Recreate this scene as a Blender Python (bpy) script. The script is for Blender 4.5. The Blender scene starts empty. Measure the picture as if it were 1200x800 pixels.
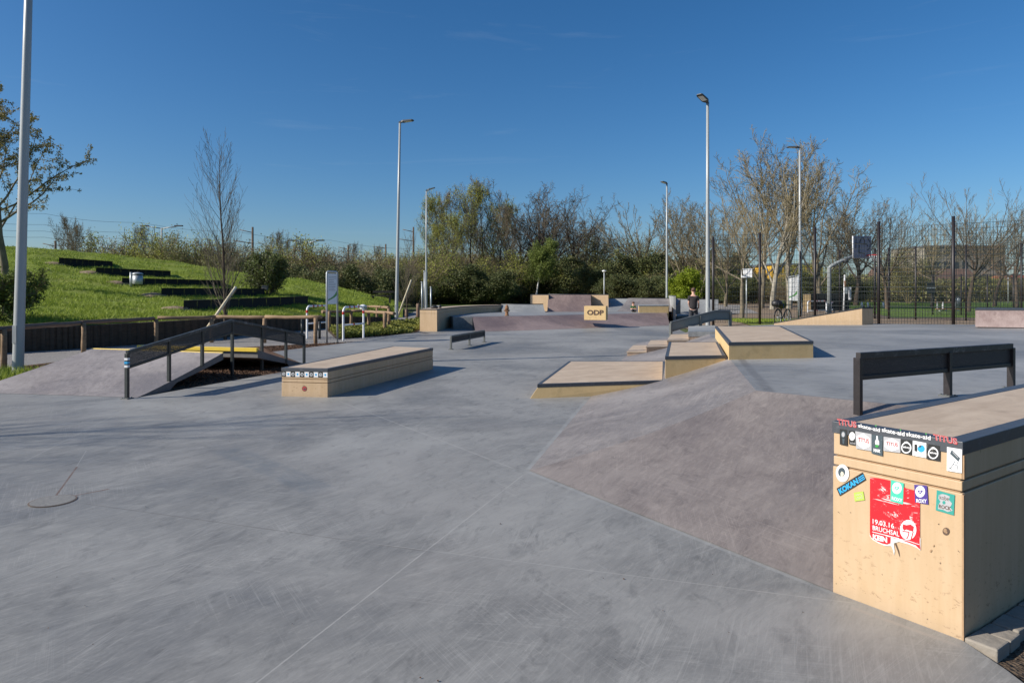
import bpy, bmesh, math, random
import numpy as np
from mathutils import Vector, Matrix
R = math.radians
scene = bpy.context.scene
C = scene.collection
F, HY, EYE = 800.0, 343.0, 1.6           # focal length in px of the 1200 wide photo, horizon row, eye height

def at(px, py, z=0.0):
    """point on the level z seen at pixel"""
    Y = F*(EYE-z)/(py-HY)
    return Vector(((px-600)/F*Y, Y, z))
def aty(px, py, Y):
    """point at depth Y seen at pixel"""
    return Vector(((px-600)/F*Y, Y, EYE-(py-HY)/F*Y))

# ------------------------------------------------------------------ tagging
def tag(o, label=None, cat=None, group=None, kind=None):
    if label: o['label'] = label
    if cat: o['category'] = cat
    if group: o['group'] = group
    if kind: o['kind'] = kind
    return o
def thing(name, loc, label, cat, group=None):
    o = bpy.data.objects.new(name, None)
    o.empty_display_size = .1
    C.objects.link(o); o.location = loc
    return tag(o, label, cat, group)
def copy_thing(o, loc, label, rz=None, s=None, group=None):
    c = o.copy(); C.objects.link(c); c.location = loc
    c['label'] = label
    if group: c['group'] = group
    if rz is not None: c.rotation_euler = (0, 0, rz)
    if s is not None: c.scale = s if hasattr(s, '__len__') else (s, s, s)
    def rec(src, dst):
        for ch in [x for x in KIDS.get(src.name, [])]:
            d = ch.copy(); C.objects.link(d); d.parent = dst
            KIDS.setdefault(dst.name, []).append(d)
            rec(ch, d)
    rec(o, c)
    return c
KIDS = {}

# ------------------------------------------------------------------ mesh builder
def basis(d):
    d = Vector(d).normalized()
    a = Vector((0, 0, 1)) if abs(d.z) < .95 else Vector((1, 0, 0))
    u = d.cross(a).normalized(); v = u.cross(d).normalized()
    return u, v
class MB:
    def __init__(s): s.v = []; s.f = []; s.m = []; s.mi = 0; s.smooth = []; s.sm = False
    def add(s, vs, fs):
        b = len(s.v)
        s.v += [tuple(p) for p in vs]
        for f in fs:
            s.f.append(tuple(i+b for i in f)); s.m.append(s.mi); s.smooth.append(s.sm)
        return s
    def prism(s, poly, z0, z1, cap=True):
        """poly: CCW list of (x,y) or (x,y,z); z0/z1 numbers, or lists"""
        n = len(poly)
        Z0 = z0 if hasattr(z0, '__len__') else [z0]*n
        Z1 = z1 if hasattr(z1, '__len__') else [z1]*n
        vs = [(p[0], p[1], Z0[i]) for i, p in enumerate(poly)] + [(p[0], p[1], Z1[i]) for i, p in enumerate(poly)]
        fs = [(i, (i+1) % n, n+(i+1) % n, n+i) for i in range(n)]
        if cap: fs += [tuple(range(n-1, -1, -1)), tuple(range(n, 2*n))]
        return s.add(vs, fs)
    def box(s, c, size, rz=0, M=None):
        hx, hy, hz = [q/2 for q in size]
        vs = [Vector((x, y, z)) for z in (-hz, hz) for x, y in ((-hx, -hy), (hx, -hy), (hx, hy), (-hx, hy))]
        if M is None: M = Matrix.Rotation(rz, 3, 'Z')
        vs = [M @ v + Vector(c) for v in vs]
        return s.add(vs, [(3, 2, 1, 0), (4, 5, 6, 7), (0, 1, 5, 4), (1, 2, 6, 5), (2, 3, 7, 6), (3, 0, 4, 7)])
    def bar(s, a, b, w, h, up=(0, 0, 1)):
        """rectangular bar a->b, w across, h along up"""
        a = Vector(a); b = Vector(b); d = (b-a).normalized()
        side = d.cross(Vector(up)).normalized(); u = side.cross(d).normalized()
        vs = []
        for p in (a, b):
            for x, y in ((-1, -1), (1, -1), (1, 1), (-1, 1)):
                vs.append(p + side*(x*w/2) + u*(y*h/2))
        return s.add(vs, [(0, 1, 2, 3), (7, 6, 5, 4), (0, 4, 5, 1), (1, 5, 6, 2), (2, 6, 7, 3), (3, 7, 4, 0)])
    def tube(s, pts, rad, sides=10, cap=True, wob=0, rng=None):
        pts = [Vector(p) for p in pts]; n = len(pts)
        rad = rad if hasattr(rad, '__len__') else [rad]*n
        b = []
        d0 = (pts[1]-pts[0]).normalized(); u, v = basis(d0)
        for i in range(n):
            d = (pts[min(i+1, n-1)]-pts[max(i-1, 0)]).normalized()
            u = (u - d*u.dot(d)).normalized(); v = d.cross(u)
            for k in range(sides):
                a = 2*math.pi*k/sides
                r = rad[i]*(1 + (rng.uniform(-wob, wob) if wob else 0))
                b.append(pts[i] + u*(math.cos(a)*r) + v*(math.sin(a)*r))
        fs = []
        for i in range(n-1):
            for k in range(sides):
                k2 = (k+1) % sides
                fs.append((i*sides+k, i*sides+k2, (i+1)*sides+k2, (i+1)*sides+k))
        old = s.sm; s.sm = True; base = len(s.v); s.add(b, fs); s.sm = old
        if cap:
            s.f.append(tuple(base+k for k in range(sides-1, -1, -1))); s.m.append(s.mi); s.smooth.append(False)
            s.f.append(tuple(base+(n-1)*sides+k for k in range(sides))); s.m.append(s.mi); s.smooth.append(False)
        return s
    def lathe(s, c, prof, sides=16):
        """prof: (r,z) list; centre c"""
        c = Vector(c); b = []
        for r, z in prof:
            for k in range(sides):
                a = 2*math.pi*k/sides; b.append(c + Vector((math.cos(a)*r, math.sin(a)*r, z)))
        fs = []
        for i in range(len(prof)-1):
            for k in range(sides):
                k2 = (k+1) % sides; fs.append((i*sides+k, i*sides+k2, (i+1)*sides+k2, (i+1)*sides+k))
        fs.append(tuple(range(sides-1, -1, -1))); fs.append(tuple((len(prof)-1)*sides+k for k in range(sides)))
        old = s.sm; s.sm = True; s.add(b, fs); s.sm = old; return s
    def grid(s, P):
        """P[i][j] points"""
        n, m = len(P), len(P[0]); vs = [p for row in P for p in row]
        fs = [(i*m+j, i*m+j+1, (i+1)*m+j+1, (i+1)*m+j) for i in range(n-1) for j in range(m-1)]
        old = s.sm; s.sm = True; s.add(vs, fs); s.sm = old; return s
    def build(s, name, mat, parent=None, bevel=0):
        off = Vector(parent_loc(parent)) if parent else Vector((0, 0, 0))
        me = bpy.data.meshes.new(name)
        me.from_pydata([tuple(Vector(p)-off) for p in s.v], [], s.f)
        for mt in (mat if isinstance(mat, (list, tuple)) else [mat]): me.materials.append(mt)
        me.polygons.foreach_set('material_index', s.m)
        me.polygons.foreach_set('use_smooth', s.smooth)
        me.update()
        o = bpy.data.objects.new(name, me); C.objects.link(o)
        if parent: o.parent = parent; KIDS.setdefault(parent.name, []).append(o)
        if bevel:
            b = o.modifiers.new('bevel', 'BEVEL'); b.width = bevel; b.segments = 2; b.limit_method = 'ANGLE'; b.angle_limit = R(40)
        return o
def parent_loc(p):
    v = Vector((0, 0, 0))
    while p is not None:
        v += Vector(p.location); p = p.parent
    return v
def inset(poly, d):
    """move every side of a CCW polygon inwards by d"""
    n = len(poly); out = []
    P = [Vector((p[0], p[1])) for p in poly]
    for i in range(n):
        a, b, c = P[i-1], P[i], P[(i+1) % n]
        d1 = (b-a).normalized(); d2 = (c-b).normalized()
        n1 = Vector((-d1.y, d1.x)); n2 = Vector((-d2.y, d2.x))
        m = (n1+n2); k = d/(1+n1.dot(n2)) if 1+n1.dot(n2) > .05 else d
        out.append(tuple(b + m*k))
    return out
def ccw(poly):
    a = sum(poly[i][0]*poly[(i+1) % len(poly)][1]-poly[(i+1) % len(poly)][0]*poly[i][1] for i in range(len(poly)))
    return list(poly) if a > 0 else list(poly)[::-1]

def fast_mesh(name, V, Fq, mats, midx=None, smooth=False, parent=None, loc=None):
    """V (n,3), Fq (m,k) numpy arrays, all faces with k corners"""
    me = bpy.data.meshes.new(name)
    k = Fq.shape[1]
    me.vertices.add(len(V)); me.vertices.foreach_set('co', V.astype(np.float32).ravel())
    me.loops.add(Fq.size); me.loops.foreach_set('vertex_index', Fq.astype(np.int32).ravel())
    me.polygons.add(len(Fq)); me.polygons.foreach_set('loop_start', np.arange(0, Fq.size, k, dtype=np.int32))
    me.polygons.foreach_set('loop_total', np.full(len(Fq), k, dtype=np.int32))
    if midx is not None: me.polygons.foreach_set('material_index', midx.astype(np.int32))
    me.polygons.foreach_set('use_smooth', np.full(len(Fq), smooth))
    for m in mats: me.materials.append(m)
    me.update(calc_edges=True)
    o = bpy.data.objects.new(name, me); C.objects.link(o)
    if parent: o.parent = parent; KIDS.setdefault(parent.name, []).append(o)
    return o

# ------------------------------------------------------------------ materials
class NT:
    def __init__(s, name):
        s.mat = bpy.data.materials.new(name); s.mat.use_nodes = True
        s.t = s.mat.node_tree; s.n = s.t.nodes; s.bsdf = s.n['Principled BSDF']
        s.tc = s.n.new('ShaderNodeTexCoord')
    def L(s, a, b): s.t.links.new(a, b)
    def put(s, sock, v):
        if isinstance(v, bpy.types.NodeSocket): s.L(v, sock)
        elif v is not None:
            if hasattr(v, '__len__') and len(v) == 3 and sock.type == 'RGBA': v = (*v, 1)
            sock.default_value = v
    def map(s, scale=(1, 1, 1), rot=(0, 0, 0), loc=(0, 0, 0), src=None):
        m = s.n.new('ShaderNodeMapping'); s.L(src or s.tc.outputs['Object'], m.inputs['Vector'])
        m.inputs['Location'].default_value = loc
        if any(rot):     # rotate first, then stretch: streaks run along the direction -rot
            m.vector_type = 'TEXTURE'; m.inputs['Scale'].default_value = [1/q for q in scale]; m.inputs['Rotation'].default_value = [-q for q in rot]
        else: m.inputs['Scale'].default_value = scale
        return m.outputs[0]
    def noise(s, scale, detail=4, rough=.55, vec=None, dist=0):
        x = s.n.new('ShaderNodeTexNoise'); x.inputs['Scale'].default_value = scale
        x.inputs['Detail'].default_value = detail; x.inputs['Roughness'].default_value = rough; x.inputs['Distortion'].default_value = dist
        s.L(vec or s.tc.outputs['Object'], x.inputs['Vector']); return x.outputs['Fac']
    def voro(s, scale, vec=None, feature='F1', out='Distance'):
        x = s.n.new('ShaderNodeTexVoronoi'); x.feature = feature; x.inputs['Scale'].default_value = scale
        s.L(vec or s.tc.outputs['Object'], x.inputs['Vector']); return x.outputs[out]
    def ramp(s, fac, stops, interp='LINEAR'):
        x = s.n.new('ShaderNodeValToRGB'); s.put(x.inputs[0], fac); cr = x.color_ramp; cr.interpolation = interp
        while len(cr.elements) < len(stops): cr.elements.new(.5)
        for e, (p, c) in zip(cr.elements, stops):
            e.position = p; e.color = (*c, 1) if hasattr(c, '__len__') else (c, c, c, 1)
        return x.outputs[0]
    def mix(s, fac, a, b, mode='MIX'):
        x = s.n.new('ShaderNodeMix'); x.data_type = 'RGBA'; x.blend_type = mode
        s.put(x.inputs[0], fac); s.put(x.inputs[6], a); s.put(x.inputs[7], b); return x.outputs[2]
    def math(s, op, a, b=None, c=None, clamp=False):
        x = s.n.new('ShaderNodeMath'); x.operation = op; x.use_clamp = clamp
        s.put(x.inputs[0], a)
        if b is not None: s.put(x.inputs[1], b)
        if c is not None: s.put(x.inputs[2], c)
        return x.outputs[0]
    def sep(s, vec=None):
        x = s.n.new('ShaderNodeSeparateXYZ'); s.L(vec or s.tc.outputs['Object'], x.inputs[0]); return x.outputs
    def bump(s, h, strength=.3, dist=.01):
        x = s.n.new('ShaderNodeBump'); x.inputs['Strength'].default_value = strength; x.inputs['Distance'].default_value = dist
        s.L(h, x.inputs['Height']); s.L(x.outputs[0], s.bsdf.inputs['Normal'])
    def out(s, col, rough=.7, spec=.5, metal=0):
        s.put(s.bsdf.inputs['Base Color'], col); s.put(s.bsdf.inputs['Roughness'], rough)
        s.bsdf.inputs['Specular IOR Level'].default_value = spec; s.bsdf.inputs['Metallic'].default_value = metal
        return s.mat
    def seg(s, a, b, w, soft=.6):
        """mask 1 on the line segment a-b (xy) of half width w"""
        a = Vector(a[:2]); b = Vector(b[:2]); d = b-a; L = d.length; d.normalize(); nn = Vector((-d.y, d.x))
        xyz = s.sep()
        def dot(v, o):
            q = s.math('MULTIPLY', xyz[0], v.x); q = s.math('MULTIPLY_ADD', xyz[1], v.y, q); return s.math('SUBTRACT', q, o.dot(v))
        across = s.math('ABSOLUTE', dot(nn, a)); along = s.math('ABSOLUTE', s.math('SUBTRACT', dot(d, a), L/2))
        m1 = s.math('MULTIPLY_ADD', across, -1/(w*soft), 1/soft, clamp=True)
        m2 = s.math('MULTIPLY_ADD', along, -1/max(w, .02), (L/2)/max(w, .02)+1, clamp=True)
        return s.math('MULTIPLY', m1, m2)

def simple(name, col, rough=.6, var=.12, scale=6, metal=0, spec=.5, bump=0):
    t = NT(name)
    n = t.noise(scale, 5, .6)
    c = t.mix(n, tuple(max(0, x*(1-var)) for x in col), tuple(min(1, x*(1+var)) for x in col))
    r = t.math('MULTIPLY_ADD', n, .2, rough-.1)
    if bump: t.bump(n, bump, .01)
    return t.out(c, r, spec, metal)
M = {}
def concrete(name, c1, c2, joints=(), streak=0, streak_ang=0, extra=None):
    t = NT(name)
    big = t.noise(.28, 5, .6, dist=.5)
    med = t.noise(1.6, 6, .65, dist=.6)
    str_v = t.map(scale=(.9, 5, 1), rot=(0, 0, R(streak_ang)))
    st = t.noise(3.2, 8, .72, vec=str_v, dist=.4)
    fine = t.noise(60, 4, .7)
    f = t.math('MULTIPLY_ADD', med, .45, t.math('MULTIPLY', big, .35))
    f = t.math('MULTIPLY_ADD', st, .3+streak, f)
    f = t.math('SUBTRACT', f, .12+streak*.4)
    col = t.mix(t.ramp(f, [(.26, 0), (.60, 1)]), c1, c2)
    cl = t.noise(1.3, 9, .76, vec=t.map(scale=(1, 2.2, 1), rot=(0, 0, R(streak_ang+8)), loc=(11, 3, 0)), dist=1.4)
    col = t.mix(t.math('MULTIPLY', t.ramp(cl, [(.5, 0), (.66, 1)]), .55), col, tuple(min(1, x*1.22) for x in c2))
    col = t.mix(t.math('MULTIPLY', t.ramp(cl, [(.34, 1), (.47, 0)]), .4), col, tuple(x*.74 for x in c1))
    col = t.mix(t.math('MULTIPLY', t.ramp(big, [(.48, 0), (.62, 1)]), .75), col, tuple(min(1, x*1.25) for x in c2))
    col = t.mix(t.math('MULTIPLY', t.ramp(big, [(.34, 1), (.47, 0)]), .7), col, (c1[0]*.78, c1[1]*.82, c1[2]*.90))
    # small troweling marks and pale scuffs
    sc = t.noise(7, 8, .75, vec=t.map(scale=(1, 3.5, 1), rot=(0, 0, R(streak_ang+12))), dist=1.2)
    col = t.mix(t.math('MULTIPLY', t.ramp(sc, [(.54, 0), (.66, 1)]), .42), col, tuple(min(1, x*1.35) for x in c2))
    sd = t.noise(3.1, 7, .7, vec=t.map(scale=(1, 2.2, 1), rot=(0, 0, R(streak_ang-20)), loc=(4, 9, 0)), dist=.8)
    col = t.mix(t.math('MULTIPLY', t.ramp(sd, [(.53, 0), (.70, 1)]), .55), col, tuple(x*.62 for x in c1))
    # brushed trowel strokes, finely drawn
    bs = t.noise(6, 6, .75, vec=t.map(scale=(1, 9, 1), rot=(0, 0, R(streak_ang+4)), loc=(2, 8, 0)), dist=.5)
    col = t.mix(t.math('MULTIPLY', t.ramp(bs, [(.5, 0), (.72, 1)]), .28), col, tuple(min(1, x*1.3) for x in c2))
    col = t.mix(t.math('MULTIPLY', t.ramp(bs, [(.3, 1), (.46, 0)]), .35), col, tuple(x*.75 for x in c1))
    grit = t.noise(150, 2, .5); col = t.mix(t.math('MULTIPLY', t.ramp(grit, [(.68, 0), (.74, 1)]), .35), col, (.05, .05, .05))
    # thin wheel scratches
    for k, (sx, ang, lo) in enumerate(((.5, 12, 3), (.6, 58, 9), (.45, -38, 17), (.7, 100, 23), (.5, -66, 31))):
        w = t.noise(2.0, 2, .5, vec=t.map(scale=(.28, sx*26, 1), rot=(0, 0, R(ang)), loc=(lo, lo, 0)))
        w = t.ramp(t.math('ABSOLUTE', t.math('SUBTRACT', w, .5)), [(.0, 1), (.02, 0)])
        gate = t.ramp(t.noise(.8, 3, .6, vec=t.map(loc=(lo*2, 0, 0))), [(.5, 0), (.66, 1)])
        col = t.mix(t.math('MULTIPLY', t.math('MULTIPLY', w, gate), .38), col, tuple(min(1, x*1.5) for x in c2))
    col = t.mix(t.math('MULTIPLY', fine, .18), col, (.07, .07, .07))
    if extra: col = extra(t, col)
    for a, b, w, c, s in joints:
        m = t.seg(a, b, w)
        br = t.ramp(t.noise(5, 4, .7, vec=t.map(loc=(3, 3, 3))), [(.3, .35), (.6, 1)])
        col = t.mix(t.math('MULTIPLY', t.math('MULTIPLY', m, br), s), col, c)
    h = t.math('MULTIPLY_ADD', fine, .4, med)
    t.bump(h, .12, .01)
    rough = t.math('MULTIPLY_ADD', sc, .25, .42)
    return t.out(col, rough, .45)
g1, g2 = (.163, .162, .154), (.280, .275, .258)
def plaza_extra(t, col):
    # damp darker slab repair with a ragged outline and a brown puddle ring
    a, b = at(268, 528), at(372, 572)
    m = t.seg((a.x, a.y), (b.x, b.y), .17, .35)
    rag = t.ramp(t.noise(6, 5, .7), [(.38, .2), (.55, 1)])
    col = t.mix(t.math('MULTIPLY', t.math('MULTIPLY', m, rag), .55), col, (.13, .145, .155))
    warm = t.ramp(t.noise(.55, 4, .6, vec=t.map(loc=(7, 2, 0))), [(.5, 0), (.7, 1)])
    col = t.mix(t.math('MULTIPLY', warm, .35), col, (.3, .285, .265))
    return col
J = (.40, .39, .365); K = (.10, .085, .07); RU = (.13, .065, .035)
def gp(x, y): p = at(x, y); return (p.x, p.y)
M['plaza'] = concrete('plaza_concrete', g1, g2, joints=[
    (gp(612, 557), gp(300, 800), .006, J, .75),
    (gp(100, 590), gp(497, 645), .008, K, .55), (gp(400, 632), gp(1000, 706), .005, J, .6),
    (gp(398, 470), gp(600, 548), .014, J, .5), (gp(30, 540), gp(150, 478), .012, J, .3),
    (gp(620, 549), gp(687, 469), .035, (.36, .36, .345), .5), (gp(620, 553), gp(975, 694), .03, (.36, .36, .345), .5),
    (gp(66, 580), gp(90, 547), .010, RU, .9), (gp(84, 581), gp(126, 573), .014, RU, .9), (gp(90, 546), gp(101, 528), .006, J, .5),
    (gp(1000, 712), gp(1128, 758), .02, (.33, .3, .27), .5),
], streak_ang=-58, extra=plaza_extra, streak=.1)
M['deck'] = concrete('deck_concrete', (.175, .179, .178), (.28, .28, .272), streak_ang=10,
    joints=[((2.83, 7.50), (3.78, 11.3), .08, (.11, .106, .104), .6), ((2.72, 7.53), (4.67, 5.68), .06, (.15, .14, .14), .5)])
M['bank'] = concrete('bank_concrete', (.165, .137, .124), (.275, .24, .216), streak=.15, streak_ang=-60)
M['bank_grey'] = concrete('bank_concrete_grey', (.17, .15, .14), (.285, .257, .238), streak=.15, streak_ang=-66)
M['mauve'] = concrete('mauve_concrete', (.16, .112, .102), (.28, .21, .188), streak=.2, streak_ang=60)
M['pink'] = concrete('pink_concrete', (.30, .20, .18), (.46, .36, .33), streak=.1)
M['pale_grey'] = concrete('pale_grey_concrete', (.24, .245, .238), (.36, .365, .35))
M['ramp'] = concrete('ramp_concrete', (.19, .165, .155), (.335, .30, .28), streak=.25, streak_ang=70)

def concrete_side():
    t = NT('rough_concrete_edge'); n = t.noise(8, 6, .7); t.bump(n, .4, .01)
    return t.out(t.mix(n, (.13, .12, .11), (.24, .225, .21)), .85, .3)
M['edge'] = concrete_side()

def plywood():
    t = NT('plywood_face')
    g = t.noise(1.2, 5, .6, vec=t.map(scale=(9, 9, .9)), dist=.8)
    gr = t.noise(30, 3, .6, vec=t.map(scale=(3, 3, .15)))
    col = t.mix(t.ramp(g, [(.3, 0), (.7, 1)]), (.48, .335, .195), (.555, .405, .26))
    col = t.mix(t.math('MULTIPLY', gr, .22), col, (.50, .35, .19))
    blot = t.noise(2.3, 5, .65, vec=t.map(loc=(3, 7, 1)))
    col = t.mix(t.math('MULTIPLY', t.ramp(blot, [(.5, 0), (.75, 1)]), .4), col, (.44, .30, .16))
    vs = t.noise(1.0, 4, .6, vec=t.map(scale=(11, 11, .35), loc=(2, 2, 8)))
    col = t.mix(t.math('MULTIPLY', t.ramp(vs, [(.5, 0), (.75, 1)]), .3), col, (.43, .30, .17))
    sp = t.noise(22, 4, .8, vec=t.map(scale=(1, 1, 1.8)))
    gate = t.ramp(t.sep()[2], [(.10, 1), (.45, .12)])
    col = t.mix(t.math('MULTIPLY', t.math('MULTIPLY', t.ramp(sp, [(.58, 0), (.66, 1)]), gate), .7), col, (.22, .13, .07))
    col = t.mix(t.math('MULTIPLY', t.ramp(t.noise(45, 2, .5, vec=t.map(loc=(9, 1, 0))), [(.74, 0), (.76, 1)]), .9), col, (.12, .08, .05))
    # dirt rising from the ground
    dz = t.ramp(t.sep()[2], [(.0, 1), (.09, 0)])
    col = t.mix(t.math('MULTIPLY', t.math('MULTIPLY', dz, t.noise(9, 4, .7)), .7), col, (.33, .25, .17))
    t.bump(gr, .1, .004)
    return t.out(col, .55, .4)
M['ply'] = plywood()
def plyface(name, c, c2):
    t = NT(name); g = t.noise(1.5, 5, .65, vec=t.map(scale=(6, 6, 1)), dist=1)
    b = t.noise(5, 5, .7)
    col = t.mix(g, c, c2); col = t.mix(t.math('MULTIPLY', t.ramp(b, [(.52, 0), (.7, 1)]), .35), col, tuple(x*.6 for x in c))
    t.bump(b, .15, .004)
    return t.out(col, .65, .35)
M['ply2'] = plyface('ochre_board', (.60, .41, .185), (.72, .525, .27))
M['ply_edge'] = simple('board_edge', (.36, .23, .13), .8, .3, 30)
def tantop():
    t = NT('worn_tan_top'); a = t.noise(2, 6, .65, vec=t.map(scale=(1, 3, 1), rot=(0, 0, R(-30))), dist=.6); b = t.noise(80, 3, .7)
    col = t.mix(t.ramp(a, [(.3, 0), (.7, 1)]), (.44, .335, .235), (.63, .505, .37))
    s = t.noise(5, 6, .7, vec=t.map(loc=(1, 5, 0)), dist=1)
    col = t.mix(t.math('MULTIPLY', t.ramp(s, [(.55, 0), (.7, 1)]), .3), col, (.22, .17, .13))
    col = t.mix(t.math('MULTIPLY', b, .25), col, (.16, .12, .09)); t.bump(b, .2, .003)
    return t.out(col, .6, .4)
M['tan'] = tantop()
def black_steel(name, col=(.022, .024, .028), wear=.5):
    t = NT(name); n = t.noise(14, 6, .75); w = t.noise(3, 6, .7, vec=t.map(scale=(1, 1, 1)))
    c = t.mix(t.math('MULTIPLY', t.ramp(n, [(.55, 0), (.72, 1)]), wear), col, (.16, .165, .18))
    c = t.mix(t.math('MULTIPLY', w, .3), c, tuple(x*1.8 for x in col))
    return t.out(c, t.math('MULTIPLY_ADD', n, .3, .3), .5, 0)
M['steel'] = black_steel('black_coping_steel')
M['coping'] = black_steel('worn_coping_steel', (.05, .056, .066), .6)
M['rail_dark'] = black_steel('green_black_rail', (.018, .024, .024), .15)
M['rail_grey'] = black_steel('dark_grey_rail', (.10, .105, .10), .2)
M['rail_brown'] = black_steel('brown_black_rail', (.014, .011, .012), .1)
for k_, c_ in (('rail_dark', (.035, .042, .042)), ('rail_grey', (.12, .125, .12)), ('rail_brown', (.026, .022, .022))):
    t = NT(k_+'_worn_steel'); n = t.noise(9, 7, .8, vec=t.map(scale=(1, 1, 1)), dist=.6); n3 = t.noise(2.5, 4, .6)
    w_ = t.math('MULTIPLY', t.ramp(n, [(.5, 0), (.62, 1)]), t.ramp(n3, [(.4, 0), (.6, 1)]))
    M[k_+'_worn'] = t.out(t.mix(t.math('MULTIPLY', w_, .55), c_, (.26, .26, .27)), t.math('MULTIPLY_ADD', w_, -.15, .5), .5, 0)
def mesh_panel(name, cov, col):
    t = NT(name); t.out(col, .6, .3)
    tr = t.n.new('ShaderNodeBsdfTransparent'); mx = t.n.new('ShaderNodeMixShader')
    # round perforations
    v = t.map(scale=(190, 190, 190)); d = t.voro(1, vec=v)
    hole = t.ramp(d, [(cov, 1), (cov+.12, 0)])
    t.L(hole, mx.inputs[0]); t.L(t.bsdf.outputs[0], mx.inputs[1]); t.L(tr.outputs[0], mx.inputs[2])
    t.L(mx.outputs[0], t.n['Material Output'].inputs['Surface'])
    return t.mat
M['perf'] = mesh_panel('perforated_sheet', .34, (.06, .062, .062))
M['perf_dark'] = mesh_panel('perforated_sheet_dense', .2, (.045, .042, .042))
M['perf_grey'] = mesh_panel('perforated_sheet_grey', .22, (.19, .205, .195))
M['galv'] = simple('galvanised_steel', (.42, .45, .46), .42, .12, 12, metal=.35)
M['lamp_grey'] = simple('lamp_pole_paint', (.36, .38, .38), .4, .06, 5, metal=.1)
M['lamp_dark'] = simple('lamp_head_dark', (.06, .065, .07), .5, .1, 5)
M['white'] = simple('white_paint', (.78, .79, .80), .35, .04, 5)
M['red'] = simple('red_paint', (.52, .03, .03), .4, .06, 8)
M['yellow'] = simple('yellow_paint', (.78, .55, .06), .45, .1, 9)
def log():
    t = NT('peeled_log'); g = t.noise(3, 6, .7, vec=t.map(scale=(1, 1, 6)), dist=1); b = t.noise(14, 5, .7)
    col = t.mix(t.ramp(g, [(.3, 0), (.7, 1)]), (.20, .13, .075), (.38, .26, .155)); col = t.mix(t.math('MULTIPLY', b, .3), col, (.1, .07, .05))
    t.bump(b, .5, .01); return t.out(col, .8, .3)
M['log'] = log()
M['log_dark'] = plyface('weathered_log', (.13, .08, .055), (.24, .16, .11))
def darkwall():
    t = NT('dark_timber_wall'); v = t.map(scale=(3, 3, 9)); n = t.noise(1.5, 5, .7, vec=v); w = t.noise(12, 5, .7)
    t.bump(w, .6, .02); return t.out(t.mix(n, (.045, .034, .025), (.125, .095, .07)), .9, .2)
M['wall'] = darkwall()
M['seatwall'] = simple('dark_basalt_wall', (.017, .016, .015), .9, .4, 9, bump=.5)
def gravel(name, c1, c2, sc=38):
    t = NT(name); v = t.voro(sc, out='Color'); d = t.voro(sc); n = t.noise(.5, 5, .6)
    sx = t.n.new('ShaderNodeSeparateColor'); t.L(v, sx.inputs[0])
    col = t.mix(sx.outputs[0], c1, c2); col = t.mix(t.math('MULTIPLY', n, .5), col, tuple((a+b)*.4 for a, b in zip(c1, c2)))
    t.bump(d, .8, .02); return t.out(col, .9, .2)
M['mulch'] = gravel('bark_mulch', (.06, .035, .022), (.19, .115, .075), 30)
M['brown_gravel'] = gravel('brown_gravel', (.17, .125, .085), (.33, .25, .175), 20)
M['path'] = gravel('path_asphalt', (.26, .245, .23), (.34, .325, .305), 60)
M['soil'] = gravel('dark_soil', (.05, .035, .025), (.16, .12, .085), 50)
def grassmat(name, a, b, c, sc=1.0):
    t = NT(name); n = t.noise(.35*sc, 5, .65); m = t.noise(2.2*sc, 6, .75, vec=t.map(scale=(1, 1.6, 2))); f = t.noise(18*sc, 4, .8)
    col = t.mix(t.ramp(m, [(.32, 0), (.68, 1)]), a, b); col = t.mix(t.math('MULTIPLY', t.ramp(n, [(.45, 0), (.75, 1)]), .5), col, c)
    col = t.mix(t.math('MULTIPLY', f, .45), col, tuple(x*.45 for x in a)); t.bump(f, 1.0, .06)
    return t.out(col, .85, .15)
M['grass'] = grassmat('mound_grass', (.14, .21, .03), (.31, .37, .055), (.36, .29, .12))
M['lawn'] = grassmat('lawn_grass', (.10, .17, .03), (.17, .25, .05), (.2, .25, .08), .5)
M['field'] = grassmat('field_ground', (.09, .12, .04), (.14, .15, .06), (.18, .15, .09), .3)
def leafmat(name, a, b, transl=.25, sc=.8):
    t = NT(name); n = t.noise(sc, 3, .6); f = t.noise(9, 2, .5)
    col = t.mix(t.math('MULTIPLY_ADD', f, .5, t.math('MULTIPLY', n, .5)), a, b)
    col = t.mix(t.ramp(f, [(.4, 0), (.6, 1)]), t.mix(n, a, b), col)
    t.out(col, .6, .25)
    tl = t.n.new('ShaderNodeBsdfTranslucent'); t.L(col, tl.inputs[0]); mx = t.n.new('ShaderNodeMixShader'); mx.inputs[0].default_value = transl
    t.L(t.bsdf.outputs[0], mx.inputs[1]); t.L(tl.outputs[0], mx.inputs[2]); t.L(mx.outputs[0], t.n['Material Output'].inputs['Surface'])
    return t.mat
M['blade'] = leafmat('grass_blades', (.17, .25, .03), (.37, .43, .07), .3, .5)
M['lf_olive'] = leafmat('bronze_young_leaves', (.17, .15, .05), (.32, .27, .10))
M['lf_bright'] = leafmat('bright_spring_leaves', (.16, .22, .012), (.30, .36, .03), .35)
M['lf_yg'] = leafmat('yellow_green_buds', (.27, .29, .05), (.44, .45, .10), .3)
M['lf_green'] = leafmat('fresh_green_leaves', (.10, .14, .03), (.21, .25, .06), .3)
M['lf_dark'] = leafmat('dark_evergreen_leaves', (.042, .06, .022), (.12, .14, .05), .1)
M['lf_brown'] = leafmat('brown_catkins', (.17, .13, .07), (.31, .25, .15), .15)
M['lf_bed'] = leafmat('bed_leaves', (.13, .17, .03), (.28, .27, .06), .25, 2)
M['lf_wood'] = leafmat('woodland_leaves', (.13, .135, .045), (.31, .30, .11), .15, .25)
def bark(name, a, b, sc=4):
    t = NT(name); n = t.noise(sc, 5, .7, vec=t.map(scale=(1, 1, .35))); t.bump(n, .5, .02)
    return t.out(t.mix(t.ramp(n, [(.35, 0), (.65, 1)]), a, b), .85, .2)
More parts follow.
